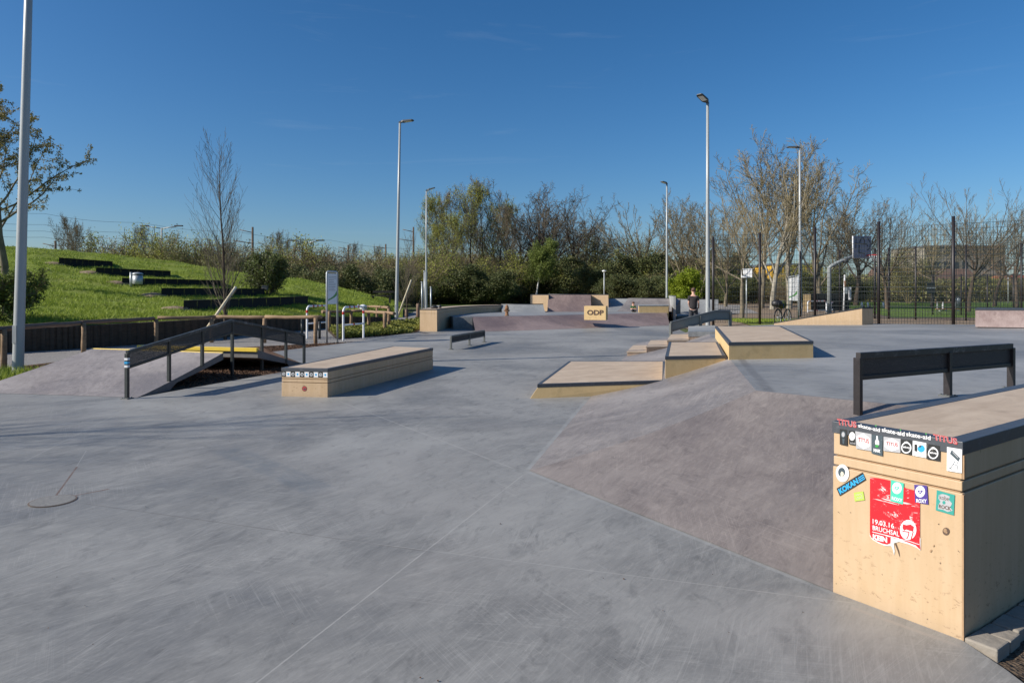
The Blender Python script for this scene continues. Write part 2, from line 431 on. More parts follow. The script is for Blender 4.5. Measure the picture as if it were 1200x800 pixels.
M['bark_brown'] = bark('brown_bark', (.07, .052, .04), (.16, .12, .09))
M['bark_dark'] = bark('dark_bark', (.045, .035, .028), (.10, .078, .06))
M['bark_grey'] = bark('grey_tan_bark', (.12, .10, .07), (.24, .205, .145))
M['bark_pale'] = bark('pale_mottled_bark', (.19, .17, .13), (.42, .385, .31), 3)
M['bark_birch'] = bark('white_birch_bark', (.35, .33, .3), (.75, .73, .7), 5)
M['twig_tan'] = bark('tan_twigs', (.15, .122, .07), (.25, .21, .125))
M['twig_brown'] = bark('brown_twigs', (.10, .083, .055), (.20, .168, .115))
M['twig_dark'] = bark('dark_twigs', (.07, .06, .044), (.15, .13, .095))
M['stone'] = simple('cobble_stone', (.27, .24, .20), .85, .35, 16, bump=.8)
M['rust'] = simple('rusty_steel', (.22, .11, .05), .8, .4, 12, bump=.3)
M['stain'] = plyface('rust_stained_board', (.35, .20, .11), (.58, .47, .36))
M['black'] = simple('black_plastic', (.015, .015, .017), .5, .2, 10)
M['rubber'] = simple('tyre_rubber', (.02, .02, .02), .8, .2, 30)
M['skin'] = simple('skin', (.58, .34, .25), .5, .06, 20)
M['hair'] = simple('brown_hair', (.10, .05, .03), .6, .3, 40)
M['shirt'] = simple('black_tshirt', (.022, .018, .02), .85, .2, 20)
M['trousers'] = simple('charcoal_trousers', (.035, .037, .045), .85, .2, 20)
M['jumper'] = simple('green_jumper', (.02, .09, .03), .8, .2, 20)
def stick(n, c, r=.45):
    t = NT('sticker_'+n); a = t.noise(26, 6, .75, dist=1); b = t.noise(4, 4, .6)
    col = t.mix(t.math('MULTIPLY', b, .25), c, tuple(x*.75+.08 for x in c))
    col = t.mix(t.math('MULTIPLY', t.ramp(a, [(.64, 0), (.68, 1)]), .6), col, (.55, .48, .38))
    return t.out(col, r, .4)
S = {k: stick(k, c) for k, c in dict(red=(.62, .012, .022), white=(.80, .80, .80), black=(.012, .013, .014), cyan=(.02, .36, .68), mint=(.06, .52, .36),
     purple=(.06, .035, .24), teal=(.03, .30, .25), grey=(.42, .42, .43), lime=(.42, .56, .08), brick=(.45, .05, .05), slate=(.05, .075, .09),
     cream=(.62, .58, .46), green=(.03, .30, .05), pink=(.55, .25, .26), paper=(.72, .69, .64), brown=(.10, .06, .04)).items()}
def torn():
    t = NT('torn_red_poster'); n = t.noise(14, 7, .8, vec=t.map(scale=(1, 1, 1.6)), dist=1.5)
    n2 = t.noise(5, 4, .7, vec=t.map(scale=(.6, .6, 9)))
    m = t.math('ADD', t.ramp(n, [(.58, 0), (.63, 1)]), t.ramp(n2, [(.64, 0), (.67, 1)]), clamp=True)
    return t.out(t.mix(m, (.60, .012, .022), (.76, .66, .64)), .5, .4)
S['poster'] = torn()
# ================================================================== SETTING: sheets
def sheet(name, poly, z, mat, sub=None):
    mb = MB(); mb.add([(p[0], p[1], z) for p in ccw(poly)], [tuple(range(len(poly)))])
    o = mb.build(name, mat); tag(o, kind='structure'); return o
sheet('ground', [(-900, -60), (900, -60), (900, 1400), (-900, 1400)], -.06, M['field'])
PL = [(-12, -4), (2.12, -4), (2.10, 2.9), (2.076, 3.145), (5, 5.2), (6.2, 10), (6.2, 21), (7.3, 30), (7.8, 33.8), (8.0, 36), (-3.9, 36), (-3.9, 28.3), (-3.77, 27.8),
      (-4.9, 24.6), (-5.05, 22.5), (-6.5, 18.55), (-4.72, 15.4), (-4.66, 13.76), (-5.4, 11.5), (-5.72, 10.45), (-8.85, 11), (-12, 11)]
sheet('concrete_plaza', PL, 0, M['plaza'])
sheet('mulch_bed', [(-15, 10.8), (-12, 12.4), (-10.95, 14.3), (-10.6, 16.3), (-9.2, 19.2), (-7.6, 20.6), (-6.3, 21.6), (-5, 22.6), (-4, 15), (-4, 10), (-8, 9.8)], -.012, M['mulch'])
sheet('path', [(-17, 9), (-24, 9), (-24, 14), (-13.6, 18.9), (-10.0, 27), (-7.0, 36), (-7.5, 45), (-9.5, 75), (-6.5, 75), (-4.7, 45), (-4.4, 40), (-3, 22), (-8, 12)], -.03, M['path'])
sheet('planting_bed', [(-7.95, 29.3), (-5.9, 32), (-5.3, 38), (-4.8, 44), (-3.4, 44), (-3.9, 28.0), (-4.3, 26.3), (-6.15, 23.9)], -.016, M['soil'])
sheet('lawn', [(-4.6, 46), (-12, 108), (-12, 126), (60, 126), (60, 46)], -.035, M['lawn'])
sheet('gravel_yard', [(7.85, 21), (7.95, 34), (10, 43), (10.5, 47), (34, 47), (34, 21)], -.028, M['brown_gravel'])
sheet('soil_patch', [(2.12, -3), (2.12, 2.9), (2.10, 3.14), (5, 5.1), (9, 6), (9, -3)], -.045, M['soil'])
# slightly raised yard on the right, behind the deck
def raised(name, pts, z, mat): return sheet(name, pts, z, mat)
g = MB(); xs = [8.2, 9, 9.8, 10.6, 12, 30, 90]; zs = [-.03, .02, .12, .18, .2, .2, .2]
g.grid([[(x, y, z) for x, z in zip(xs, zs)] for y in (21, 30, 40, 60, 90, 140, 220)][::1])
tag(g.build('yard_terrain', M['brown_gravel']), kind='structure')
sheet('court_lawn', [(21.5, 38.5), (30.5, 62), (50, 105), (110, 110), (95, 36), (60, 33.5)], .212, M['lawn'])
sheet('yard_grass', [(10.2, 29), (13.0, 29), (13.4, 32.5), (11.1, 33.8)], .206, M['grass'])
sheet('court_path', [(10.6, 44), (17, 47), (26, 78), (17, 78)], .206, M['path'])
# cobble row beside the big ledge
rng = random.Random(5)
A_ = Vector((at(976, 693).x, at(976, 693).y)); B_ = Vector((at(1128, 750).x, at(1128, 750).y))
uF = (B_-A_).normalized(); uS = Vector((-uF.y, uF.x))            # along the front face, along the side
mb = MB()
t = .0
for k in range(9):
    L = rng.uniform(.13, .17); w = .13+rng.uniform(-.01, .01)
    for row in range(1):
        p0 = B_ + uS*t + uF*(.006); poly = [p0, p0+uF*w, p0+uF*w+uS*(L-.012), p0+uS*(L-.012)]
        poly = [(q.x+rng.uniform(-.004, .004), q.y+rng.uniform(-.004, .004)) for q in poly]
        mb.prism(poly, -.1, .012+rng.uniform(-.004, .004))
    t += L
o = mb.build('cobble_edging', M['stone'], bevel=.008); tag(o, kind='structure')

# ================================================================== bank and deck
P0 = Vector((.158, 6.15, .003)); BF = Vector((3.9, 21.5, .003)); TF = Vector((6.02, 21.5, .52)); T0 = Vector((2.70, 7.55, .52))
A3 = Vector((A_.x, A_.y, .003)); E0 = Vector((4.67, 5.68, .52))
def bil(a, b, c, d, n, m, sag=0):
    P = []
    for i in range(n+1):
        row = []
        for j in range(m+1):
            u, v = i/n, j/m
            p = a.lerp(b, u).lerp(d.lerp(c, u), v)
            # concave foot and slightly eased top as the trowelled transition has
            p.z -= sag*math.sin(math.pi*v)
            row.append(p)
        P.append(row)
    return P
g = MB(); g.grid(bil(P0, BF, TF, T0, 24, 12, .052)); tag(g.build('bank_long_side', M['bank_grey']), kind='structure')
g = MB(); g.grid([list(r) for r in bil(P0, A3, E0, T0, 20, 12, .052)][::-1]); tag(g.build('bank_near_side', M['bank']), kind='structure')
far = Vector((17.5, 22.6))
deck = [(2.70, 7.55), (4.67, 5.68), (9.5, 9.0), (20, 9), (20, 22.0), (15.9, 23.3), (9.5, 23.0), (6.02, 21.5)]
mb = MB(); mb.add([(2.70, 7.55, .52), (4.67, 5.68, .52), (9.5, 9.0, .52), (20, 9, .52), (20, 17, .52), (4.95, 17, .52)], [(0, 1, 2, 3, 4, 5)])
mb.add([(4.67, 5.68, .52), (9.5, 9.0, .52), (9.5, 9.0, -.05), (4.67, 5.68, -.05), (20, 9, .52), (20, 9, -.05)], [(1, 0, 3, 2), (4, 1, 2, 5)])
FE = [(6.02, 21.5, .52), ((865-600)/F*25, 25, .385), ((905-600)/F*27.4, 27.4, .32), ((1020-600)/F*26.4, 26.4, .40), ((1140-600)/F*24.7, 24.7, .45), (20, 21.8, .52)]
NE = [(4.95, 17, .52), (6.6, 17, .52), (8.2, 17, .52), (11, 17, .52), (14, 17, .52), (20, 17, .52)]
rows = [[Vector(NE[i]).lerp(Vector(FE[i]), k/8) for i in range(6)] for k in range(9)]
for r_ in rows[1:]:
    for q_ in r_: pass
mb.grid(rows); mb.grid([FE, [(x, y, -.05) for x, y, z in FE]])
tag(mb.build('upper_deck', M['deck']), kind='structure')

# ================================================================== ledges
def layered(name, loc, quad, z0, zt, label, cat, mats=None, cop=.055, copw=.05, grooves=True, top='tan', face='ply', group=None, cop_edges=None):
    """a boarded skate ledge: body board(s), shadow grooves, dark steel coping round a worn top"""
    quad = ccw(quad)
    th = thing(name, loc, label, cat, group)
    Z0 = z0 if hasattr(z0, '__len__') else [z0]*len(quad)
    def lay(nm, a, b, ins, mat, bev=.004):
        q = inset(quad, ins) if ins else quad
        m_ = MB(); m_.prism(q, a if hasattr(a, '__len__') else [a]*len(q), b)
        return m_.build(nm, mat, th, bevel=bev)
    if grooves:
        gz = [zt-cop-.115, zt-cop-.125, zt-cop-.170, zt-cop-.180]
        lay('side_board', gz[0], zt-cop, .003, M[face]); lay('groove', gz[1]-.0, gz[0], .016, M['ply_edge'], 0)
        lay('middle_board', gz[2], gz[1], .0025, M[face]); lay('groove', gz[3], gz[2], .016, M['ply_edge'], 0)
        body = lay('body', Z0, gz[3], 0, M[face])
    else:
        body = lay('body', Z0, zt-cop, .003, M[face])
    # coping ring
    m_ = MB(); n = len(quad); outer = inset(quad, -.003); inner = inset(quad, copw)
    vs = [(p[0], p[1], zt-cop) for p in outer]+[(p[0], p[1], zt) for p in outer]+[(p[0], p[1], zt) for p in inner]+[(p[0], p[1], zt-cop) for p in inner]
    fs = []
    for i in range(n):
        j = (i+1) % n
        fs += [(i, j, n+j, n+i), (n+i, n+j, 2*n+j, 2*n+i), (2*n+i, 2*n+j, 3*n+j, 3*n+i)]
    m_.add(vs, fs); m_.build('coping', M['coping'] if True else M['steel'], th, bevel=.003)
    m_ = MB(); m_.prism(inset(quad, copw-.001), zt-cop, zt-.003); m_.build('top_slab', M[top], th)
    return th, body

# ---- big foreground ledge
D_ = A_ + uS*4.3; E_ = B_ + uS*4.3
boxloc = (A_.x, A_.y, 0)
ztop = EYE-(487-HY)*A_.y/F
ztop = (ztop + EYE-(524.5-HY)*B_.y/F)/2
big, body = layered('skate_ledge', boxloc, [A_, B_, E_, D_], -.02, ztop,
    'tall plywood-faced ledge covered with stickers and a torn red poster, nearest the camera', 'skate ledge', cop=.06, copw=.075)

# face plane unprojection
nF = Vector((-uS.x, -uS.y, 0)); Ap = Vector((A_.x, A_.y, 0))
def fp(px, py, lift=0.0):
    d = Vector(((px-600)/F, 1, -(py-HY)/F)); o = Vector((0, 0, EYE))
    t = (Ap-o).dot(nF)/d.dot(nF); return o+d*t + nF*(.0035+lift)
def z6(x, y): return (970+x/6.667, 470+y/6.667)
def z7(x, y): return (970+x/6.667, 540+y/6.667)
def decal(name, pix, mat, parent, lift, th=.0006):
    P = [fp(x, y, lift) for x, y in pix]; Q = [p - nF*th*1.0 for p in P]
    n = len(P); m_ = MB(); m_.add(P+Q, [tuple(range(n))]+[(i, n+i, n+(i+1) % n, (i+1) % n) for i in range(n)])
    # make sure the front looks outwards
    a = (P[1]-P[0]).cross(P[2]-P[1])
    o = m_.build(name, mat, parent); return o
def ring(cx, cy, rx, ry, n=28, a0=0, a1=360, ang=0):
    out = []
    for k in range(n):
        a = R(a0+(a1-a0)*k/(n-1 if a1-a0 < 360 else n)); x = rx*math.cos(a); y = ry*math.sin(a); c, s_ = math.cos(R(ang)), math.sin(R(ang))
        out.append((cx+x*c-y*s_, cy+x*s_+y*c))
    return out
def lettering(s, mat, parent, bl, br, tl, bold=.0, name='lettering', space=1.0, th=.0006):
    """text laid on the parallelogram bl-br-tl (3D points)"""
    cu = bpy.data.curves.new('text', 'FONT'); cu.body = s; cu.size = 1; cu.offset = bold; cu.space_character = space; cu.resolution_u = 3
    to = bpy.data.objects.new('text', cu); me = bpy.data.meshes.new_from_object(to)
    bpy.data.objects.remove(to); 
    co = np.zeros(len(me.vertices)*3); me.vertices.foreach_get('co', co); co = co.reshape(-1, 3)
    mn, mxx = co.min(0), co.max(0)
    ux = (br-bl); uy = (tl-bl); off = Vector(parent_loc(parent))
    nrm = ux.cross(uy).normalized()
    for i, v in enumerate(me.vertices):
        a = (co[i, 0]-mn[0])/(mxx[0]-mn[0]); b = (co[i, 1]-mn[1])/(mxx[1]-mn[1])
        v.co = bl + ux*a + uy*b - off
    me.name = name; me.materials.clear(); me.materials.append(mat)
    o = bpy.data.objects.new(name, me); C.objects.link(o); o.parent = parent; KIDS.setdefault(parent.name, []).append(o)
    return o
def ftext(s, mat, parent, bl, br, tl, lift, **k):
    return lettering(s, mat, parent, fp(*bl, lift), fp(*br, lift), fp(*tl, lift), **k)
cop = [c for c in KIDS[big.name] if c.name.startswith('coping')][0]
BL, BR = fp(979, 487), fp(1131, 510)
# ribbon of writing on the steel coping
for tl, bl, br, s_, mat in (((76, 133), (80, 182), (231, 208), 'TITUS', 'brick'), ((242, 172), (242, 201), (411, 240), 'skate-aid', 'white'), ((427, 203), (427, 236), (604, 272), 'skate-aid', 'white'),
                        ((617, 236), (617, 269), (807, 303), 'skate-aid', 'white'), ((826, 252), (832, 302), (1020, 340), 'TITUS', 'brick')):
    if s_ == 'TITUS':
        ftext(s_, S['pink'], cop, z6(*bl), z6(*br), z6(*tl), .0012, bold=.05)
        ftext(s_, S[mat], cop, z6(*bl), z6(*br), z6(*tl), .002, bold=-.0)
    else: ftext(s_, S['white'], cop, z6(*bl), z6(*br), z6(*tl), .0012, bold=.02)
for x, y in ((380, 190), (572, 222), (772, 252)): decal('green_dot', [z6(*p) for p in ring(x, y, 5, 7, 8)], S['green'], cop, .0022)
def sticker(pix, mat, zf, lab=None, lift=.0006):
    o = decal('sticker', [zf(*p) for p in pix], S[mat], big, lift)
    if lab: o['label'] = lab
    return o
LAB = 'row sticker'
s = sticker([(97, 215), (155, 222), (155, 348), (97, 335)], 'black', z6, 'black sticker with a faint grey emblem')
decal('emblem', [z6(*p) for p in ring(125, 258, 19, 27)], S['slate'], s, .0014); decal('emblem', [z6(*p) for p in ring(125, 258, 12, 19)], S['grey'], s, .002)
decal('emblem', [z6(*p) for p in ((116, 290), (136, 293), (132, 332), (120, 330))], S['slate'], s, .0014)
s = sticker([(167, 228), (218, 233), (225, 345), (170, 335)], 'black', z6, 'black sticker with a white disc')
decal('emblem', [z6(*p) for p in ring(194, 272, 23, 33)], S['white'], s, .0014); decal('emblem', [z6(*p) for p in ring(197, 268, 13, 5, ang=25)], S['grey'], s, .002)
ftext('aid', S['grey'], s, z6(178, 329), z6(218, 336), z6(178, 313), .0014)
for q, cx, tb in (([(218, 232), (345, 255), (345, 388), (225, 368)], 0, 'grey sticker with a white hexagon and red curved lettering'), ([(440, 275), (572, 292), (570, 402), (438, 385)], 1, 'grey sticker with a white hexagon and red curved lettering, further right')):
    s = sticker(q, 'grey', z6, tb)
    def uv(a, b): 
        l = (q[3][0]+(q[0][0]-q[3][0])*b, q[3][1]+(q[0][1]-q[3][1])*b); r = (q[2][0]+(q[1][0]-q[2][0])*b, q[2][1]+(q[1][1]-q[2][1])*b)
        return z6(l[0]+(r[0]-l[0])*a, l[1]+(r[1]-l[1])*a)
    decal('hexagon', [uv(.5, .04), uv(.92, .28), uv(.92, .72), uv(.5, .96), uv(.08, .72), uv(.08, .28)], S['white'], s, .0014)
    ftext('TITUS', S['brick'], s, uv(.16, .42), uv(.86, .42), uv(.16, .68), .002, bold=.03)
    ftext('MUENSTER', S['grey'], s, uv(.3, .26), uv(.72, .26), uv(.3, .33), .002)
s = sticker([(345, 258), (433, 268), (430, 428), (345, 405)], 'slate', z6, 'dark sticker with a white bottle shape')
decal('bottle_shape', [z6(*p) for p in ((384, 268), (394, 270), (397, 300), (405, 312), (405, 340), (376, 336), (374, 308), (382, 298))], S['white'], s, .0014)
decal('badge', [z6(*p) for p in ring(388, 348, 14, 11)], S['green'], s, .002); ftext('MAX', S['white'], s, z6(362, 392), z6(415, 402), z6(362, 366), .0014, bold=.06)
for q in ([(573, 295), (662, 305), (660, 420), (575, 402)], [(778, 330), (880, 348), (878, 468), (775, 450)]):
    s = sticker(q, 'black', z6, 'black sticker with a white ring and lettering')
    cx = sum(p[0] for p in q)/4; cy = sum(p[1] for p in q)/4+2
    decal('ring', [z6(*p) for p in ring(cx, cy+4, 40, 44)], S['white'], s, .0014); decal('ring_centre', [z6(*p) for p in ring(cx, cy+4, 31, 34)], S['black'], s, .002)
    decal('swoosh', [z6(cx-20, cy-40), z6(cx+20, cy-36), z6(cx+10, cy-44), z6(cx, cy-46)], S['white'], s, .0026)
    ftext('aid.org', S['white'], s, z6(cx-26, cy+8), z6(cx+28, cy+15), z6(cx-26, cy-12), .0026, bold=.04)
s = sticker([(668, 305), (773, 325), (773, 442), (665, 422)], 'white', z6, 'white sticker with the letter I and a blue globe')
ftext('I', S['black'], s, z6(681, 387), z6(703, 392), z6(681, 333), .0014); decal('globe', [z6(*p) for p in ring(734, 369, 28, 28)], S['cyan'], s, .0014)
decal('globe_shade', [z6(*p) for p in ((712, 352), (730, 340), (738, 350), (722, 362))], S['slate'], s, .002)
ftext('skate-aid', S['grey'], s, z6(690, 408), z6(762, 420), z6(690, 402), .0014)
s = sticker([(935, 355), (1052, 375), (1050, 560), (933, 540)], 'white', z6, 'tall white sticker with a line drawing of a figure carrying a board')
def stroke(pts, w, mat, par, lift, zf=z6):
    for (a, b) in zip(pts, pts[1:]):
        dx, dy = b[0]-a[0], b[1]-a[1]; l = math.hypot(dx, dy) or 1; nx, ny = -dy/l*w/2, dx/l*w/2
        decal('line', [zf(a[0]+nx, a[1]+ny), zf(b[0]+nx, b[1]+ny), zf(b[0]-nx, b[1]-ny), zf(a[0]-nx, a[1]-ny)], mat, par, lift)
decal('board', [z6(*p) for p in ((972, 378), (1038, 442), (1024, 470), (958, 408))], S['slate'], s, .0014)
stroke([(980, 395), (1022, 440)], 5, S['grey'], s, .002); stroke([(1000, 460), (985, 490), (962, 520)], 4, S['slate'], s, .0014); stroke([(985, 490), (1015, 500), (1018, 530)], 4, S['slate'], s, .0014); stroke([(950, 520), (975, 526)], 5, S['slate'], s, .0014); stroke([(1012, 470), (1024, 490)], 4, S['slate'], s, .0014)
# lower stickers
s = sticker(ring(118, 560, 52, 70, ang=-5), 'paper', z6, 'round pale sticker with a dark star-shaped centre')
decal('emblem', [z6(*p) for p in ring(118, 560, 38, 52)], S['white'], s, .0014)
decal('emblem', [z6(*p) for k, p in enumerate(ring(113, 552, 28, 36, 16)) ], S['slate'], s, .002)
decal('emblem', [z6(*p) for p in ((104, 560), (112, 545), (126, 552), (132, 568), (118, 590), (106, 585))], S['cream'], s, .0026)
s = sticker([(72, 680), (97, 738), (302, 612), (275, 553)], 'black', z6, 'black strip sticker with bold blue lettering, tilted upwards')
ftext('KOKAN', S['cyan'], s, z6(103, 726), z6(248, 638), z6(84, 684), .0014, bold=.05)
for k in range(3):
    a, b = .15+.28*k, .15+.28*k+.16
    def kk(u, v): return z6(236+u*44+v*(-0)+ (1-v)*18, 640-u*28-v*50+ (1-v)*0)
    decal('letter_bar', [kk(0, a), kk(1, a), kk(1, b), kk(0, b)], S['cyan'], s, .0014)
s = sticker([(207, 712), (280, 702), (292, 770), (215, 780)], 'lime', z6, 'small lime green sticker'); 
ftext('HANG', S['cream'], s, z6(222, 738), z6(274, 731), z6(220, 722), .0014); ftext('LOOSE', S['cream'], s, z6(226, 764), z6(278, 757), z6(224, 746), .0014)
decal('torn_paper', [z7(*p) for p in ((331, 560), (331, 582), (352, 612), (400, 640), (450, 660), (500, 662), (512, 690), (522, 735), (526, 700), (518, 640), (560, 628), (640, 650), (700, 676), (728, 696), (728, 600), (520, 560))], S['paper'], big, .0004)
decal('torn_paper', [z7(*p) for p in ((524, 640), (545, 690), (566, 752), (558, 700), (536, 640))], S['brown'], big, .0003)
po = decal('poster', [z7(*p) for p in ((333, 125), (400, 132), (440, 140), (488, 150), (500, 160), (590, 178), (600, 206), (640, 218), (722, 236), (722, 640), (727, 690), (706, 672), (690, 655), (600, 622), (565, 604), (520, 600), (496, 590), (494, 640), (468, 650), (430, 642), (380, 620), (345, 596), (333, 572))], S['poster'], big, .0008)
po['label'] = 'torn red poster with white writing and a round flag emblem'
ftext('19.03.16', S['white'], po, z7(355, 487), z7(522, 526), z7(355, 448), .0016, bold=.01); ftext('BRUCHSAL', S['white'], po, z7(355, 535), z7(563, 588), z7(355, 498), .0016, bold=.01)
stroke([(352, 550), (560, 602)], 5, S['white'], po, .0016, z7); ftext('KEIN', S['white'], po, z7(356, 608), z7(468, 636), z7(356, 566), .0016, bold=.05)
stroke([(560, 606), (640, 622), (720, 650)], 4, S['white'], po, .0016, z7)
decal('emblem_disc', [z7(*p) for p in ring(632, 535, 64, 78)], S['white'], po, .0016)
decal('emblem_flag', [z7(*p) for p in ((592, 490), (620, 498), (650, 492), (678, 510), (672, 548), (640, 540), (620, 532), (600, 540), (588, 520))], S['red'], po, .0022)
stroke([(588, 545), (640, 552), (630, 590), (620, 605)], 8, S['red'], po, .0022, z7); stroke([(672, 548), (655, 612)], 8, S['red'], po, .0022, z7)
for q, m_, lb, tx in (([(498, 145), (598, 172), (592, 338), (493, 310)], 'mint', 'mint green upright sticker with a white disc', (505, 300, 588, 322, 505, 272)), ([(680, 182), (780, 190), (790, 337), (687, 320)], 'purple', 'dark purple upright sticker with a white disc', (696, 322, 778, 326, 696, 292))):
    s = sticker(q, m_, z7, lb, .0022)
    cx = q[0][0]+47; cy = q[0][1]+64 if m_ == 'mint' else q[0][1]+54
    decal('disc', [z7(*p) for p in ring(cx, cy, 38, 45)], S['white'], s, .0028)
    decal('mark', [z7(*p) for p in ((cx-22, cy-4), (cx-8, cy-12), (cx, cy-6), (cx+10, cy-12), (cx+22, cy-4), (cx, cy+20))], S[m_], s, .0034); decal('mark', [z7(*p) for p in ((cx-10, cy-2), (cx+10, cy-2), (cx, cy+9))], S['white'], s, .004)
    ftext('ROXY', S['white'], s, z7(*tx[:2]), z7(*tx[2:4]), z7(*tx[4:]), .0028, bold=.03)
s = sticker([(855, 225), (995, 263), (988, 423), (847, 382)], 'teal', z7, 'teal square sticker with pale lettering')
decal('badge', [z7(*p) for p in ((872, 262), (900, 255), (930, 262), (958, 275), (950, 300), (975, 330), (960, 360), (980, 385), (940, 395), (905, 378), (865, 372), (868, 340), (885, 315), (868, 290))], S['grey'], s, .0014)
ftext('kobe', S['brown'], s, z7(878, 296), z7(950, 310), z7(878, 262), .002); ftext('ROCK', S['brown'], s, z7(872, 364), z7(968, 386), z7(872, 334), .002, bold=.03)
decal('badge_hole', [z7(*p) for p in ring(912, 322, 12, 14)], S['teal'], s, .002)
kn = decal('knot', [z7(*p) for p in ring(926, 547, 27, 30, 13)], S['brown'], big, .0003)
decal('knot_ring', [z7(*p) for p in ring(920, 540, 14, 17, 9)], M['ply_edge'], kn, .001); decal('knot_ring', [z7(*p) for p in ring(930, 556, 9, 8, 9)], M['ply_edge'], kn, .001)
for x, y, r in ((830, 660, 9), (808, 700, 12), (868, 490, 5), (180, 400, 4)): decal('stain', [z7(*p) for p in ring(x, y, r*.6, r, 8, ang=30)], S['brown'] if r < 6 else M['ply_edge'], big, .0003)

mb = MB(); pe = [B_+uF*.002, B_+uF*.0035+uS*.0, B_+uF*.0035+uS*.014, B_+uF*.002+uS*.014]
mb.prism(ccw([(q.x, q.y) for q in (B_-uF*.001, B_+uF*.005, B_+uF*.005+uS*.014, B_-uF*.001+uS*.014)]), 0, ztop-.245); mb.build('panel_edge', M['ply_edge'], big)
mb = MB(); mb.prism(ccw([(q.x, q.y) for q in (B_-uF*.001, B_+uF*.007, B_+uF*.007+uS*.014, B_-uF*.001+uS*.014)]), ztop-.172, ztop-.062); mb.build('panel_edge', M['ply_edge'], big)
# ---- ledge on the left plaza
lq = [at(330, 464).xy, at(384, 465.5).xy, at(507.5, 432).xy, (-2.60, 14.87)]
led, _ = layered('skate_ledge', (lq[0][0], lq[0][1], 0), lq, -.02, .44, 'long low plywood ledge with a checked sticker strip, beside the hump-shaped rail', 'skate ledge', cop=.05, copw=.05)
a, b = Vector((lq[0][0], lq[0][1], 0)), Vector((lq[1][0], lq[1][1], 0)); e = (b-a).normalized(); nn = Vector((e.y, -e.x, 0))
Lw = (b-a).length
for k in range(10):
    x0, x1 = Lw*k/10+.002, Lw*(k+1)/10-.002
    z0_, z1_ = .305, .383
    m_ = MB(); pz = [(x0, z0_), (x1, z0_), (x1, z1_), (x0, z1_)]
    m_.add([a+e*x+Vector((0, 0, z))+nn*.004 for x, z in pz]+[a+e*x+Vector((0, 0, z))+nn*.0 for x, z in pz], [(0, 1, 2, 3)])
    st = m_.build('sticker', S['black'] if k % 2 == 0 else S['white'], led)
    cx, cz = (x0+x1)/2, (z0_+z1_)/2
    def disc(r, mat, lift, dx=0, dz=0, n=14):
        mm = MB(); mm.add([a+e*(cx+dx+r*math.cos(2*math.pi*q/n))+Vector((0, 0, cz+dz+r*math.sin(2*math.pi*q/n)))+nn*lift for q in range(n)], [tuple(range(n))]); mm.build('emblem', mat, st)
    if k % 2 == 0: disc(.026, S['white'], .005); disc(.018, S['black'], .006); disc(.007, S['white'], .007)
    else: disc(.016, S['cyan'], .005)
m_ = MB(); m_.add([a+e*(Lw*.5+.042*math.cos(2*math.pi*q/20))+Vector((0, 0, .125+.042*math.sin(2*math.pi*q/20)))+nn*.002 for q in range(20)], [tuple(range(20))]); st = m_.build('round_sticker', S['brown'], led)
m_ = MB(); m_.add([a+e*(Lw*.5+.034*math.cos(2*math.pi*q/20))+Vector((0, 0, .125+.034*math.sin(2*math.pi*q/20)))+nn*.003 for q in range(20)], [tuple(range(20))]); m_.build('emblem', S['brick'], st)
m_ = MB(); m_.add([a+e*(Lw*.5+.004+.02*math.cos(2*math.pi*q/20))+Vector((0, 0, .119+.014*math.sin(2*math.pi*q/20)))+nn*.004 for q in range(20)], [tuple(range(20))]); m_.build('emblem', S['slate'], st)

# ---- stepped manual pads on the bank
def pad(loc, quad, zt, label, z0=-.02, cop=.05, face='ply2', splay=None):
    quad = ccw(quad); th = thing('manual_pad', loc, label, 'skate ledge')
    Z0 = z0
    base = list(quad) if splay is None else ccw(splay)
    n = len(quad); m_ = MB()
    vs = [(p[0], p[1], Z0) for p in base]+[(p[0], p[1], zt-cop) for p in quad]
    m_.add(vs, [(i, (i+1) % n, n+(i+1) % n, n+i) for i in range(n)]+[tuple(range(n-1, -1, -1)), tuple(range(n, 2*n))]); m_.build('body', M[face], th, bevel=.004)
    m_ = MB(); outer = inset(quad, -.004); inner = inset(quad, .05)
    vs = [(p[0], p[1], zt-cop) for p in outer]+[(p[0], p[1], zt) for p in outer]+[(p[0], p[1], zt) for p in inner]+[(p[0], p[1], zt-cop) for p in inner]
    fs = []
    for i in range(n):
        j = (i+1) % n; fs += [(i, j, n+j, n+i), (n+i, n+j, 2*n+j, 2*n+i), (2*n+i, 2*n+j, 3*n+j, 3*n+i)]
    m_.add(vs, fs); m_.build('coping', M['coping'], th, bevel=.003)
    m_ = MB(); m_.prism(inset(quad, .049), zt-cop, zt-.003); m_.build('top_slab', M['tan'], th)
    return th
q1 = [(.39, 10.4), (2.44, 10.86), (3.12, 13.9), (1.16, 13.9)]
pad((.39, 10.4, 0), q1, .21, 'lowest and widest of the three stepped pads on the bank, tan top', splay=[(.26, 10.33), (2.44, 10.84), (3.12, 13.95), (1.03, 13.95)])
q2 = [(2.47, 11.0), (3.50, 11.2), (4.30, 14.26), (3.28, 14.26)]
pad((2.47, 11, 0), q2, .575, 'middle of the three stepped pads, small tan top, right of the lowest')
q3 = [(3.503, 11.03), (5.0, 11.33), (6.46, 16.4), (4.88, 16.4)]
pad((3.5, 11.03, .5), q3, .80, 'highest of the three stepped pads, standing on the upper deck with a bright side', z0=.40)

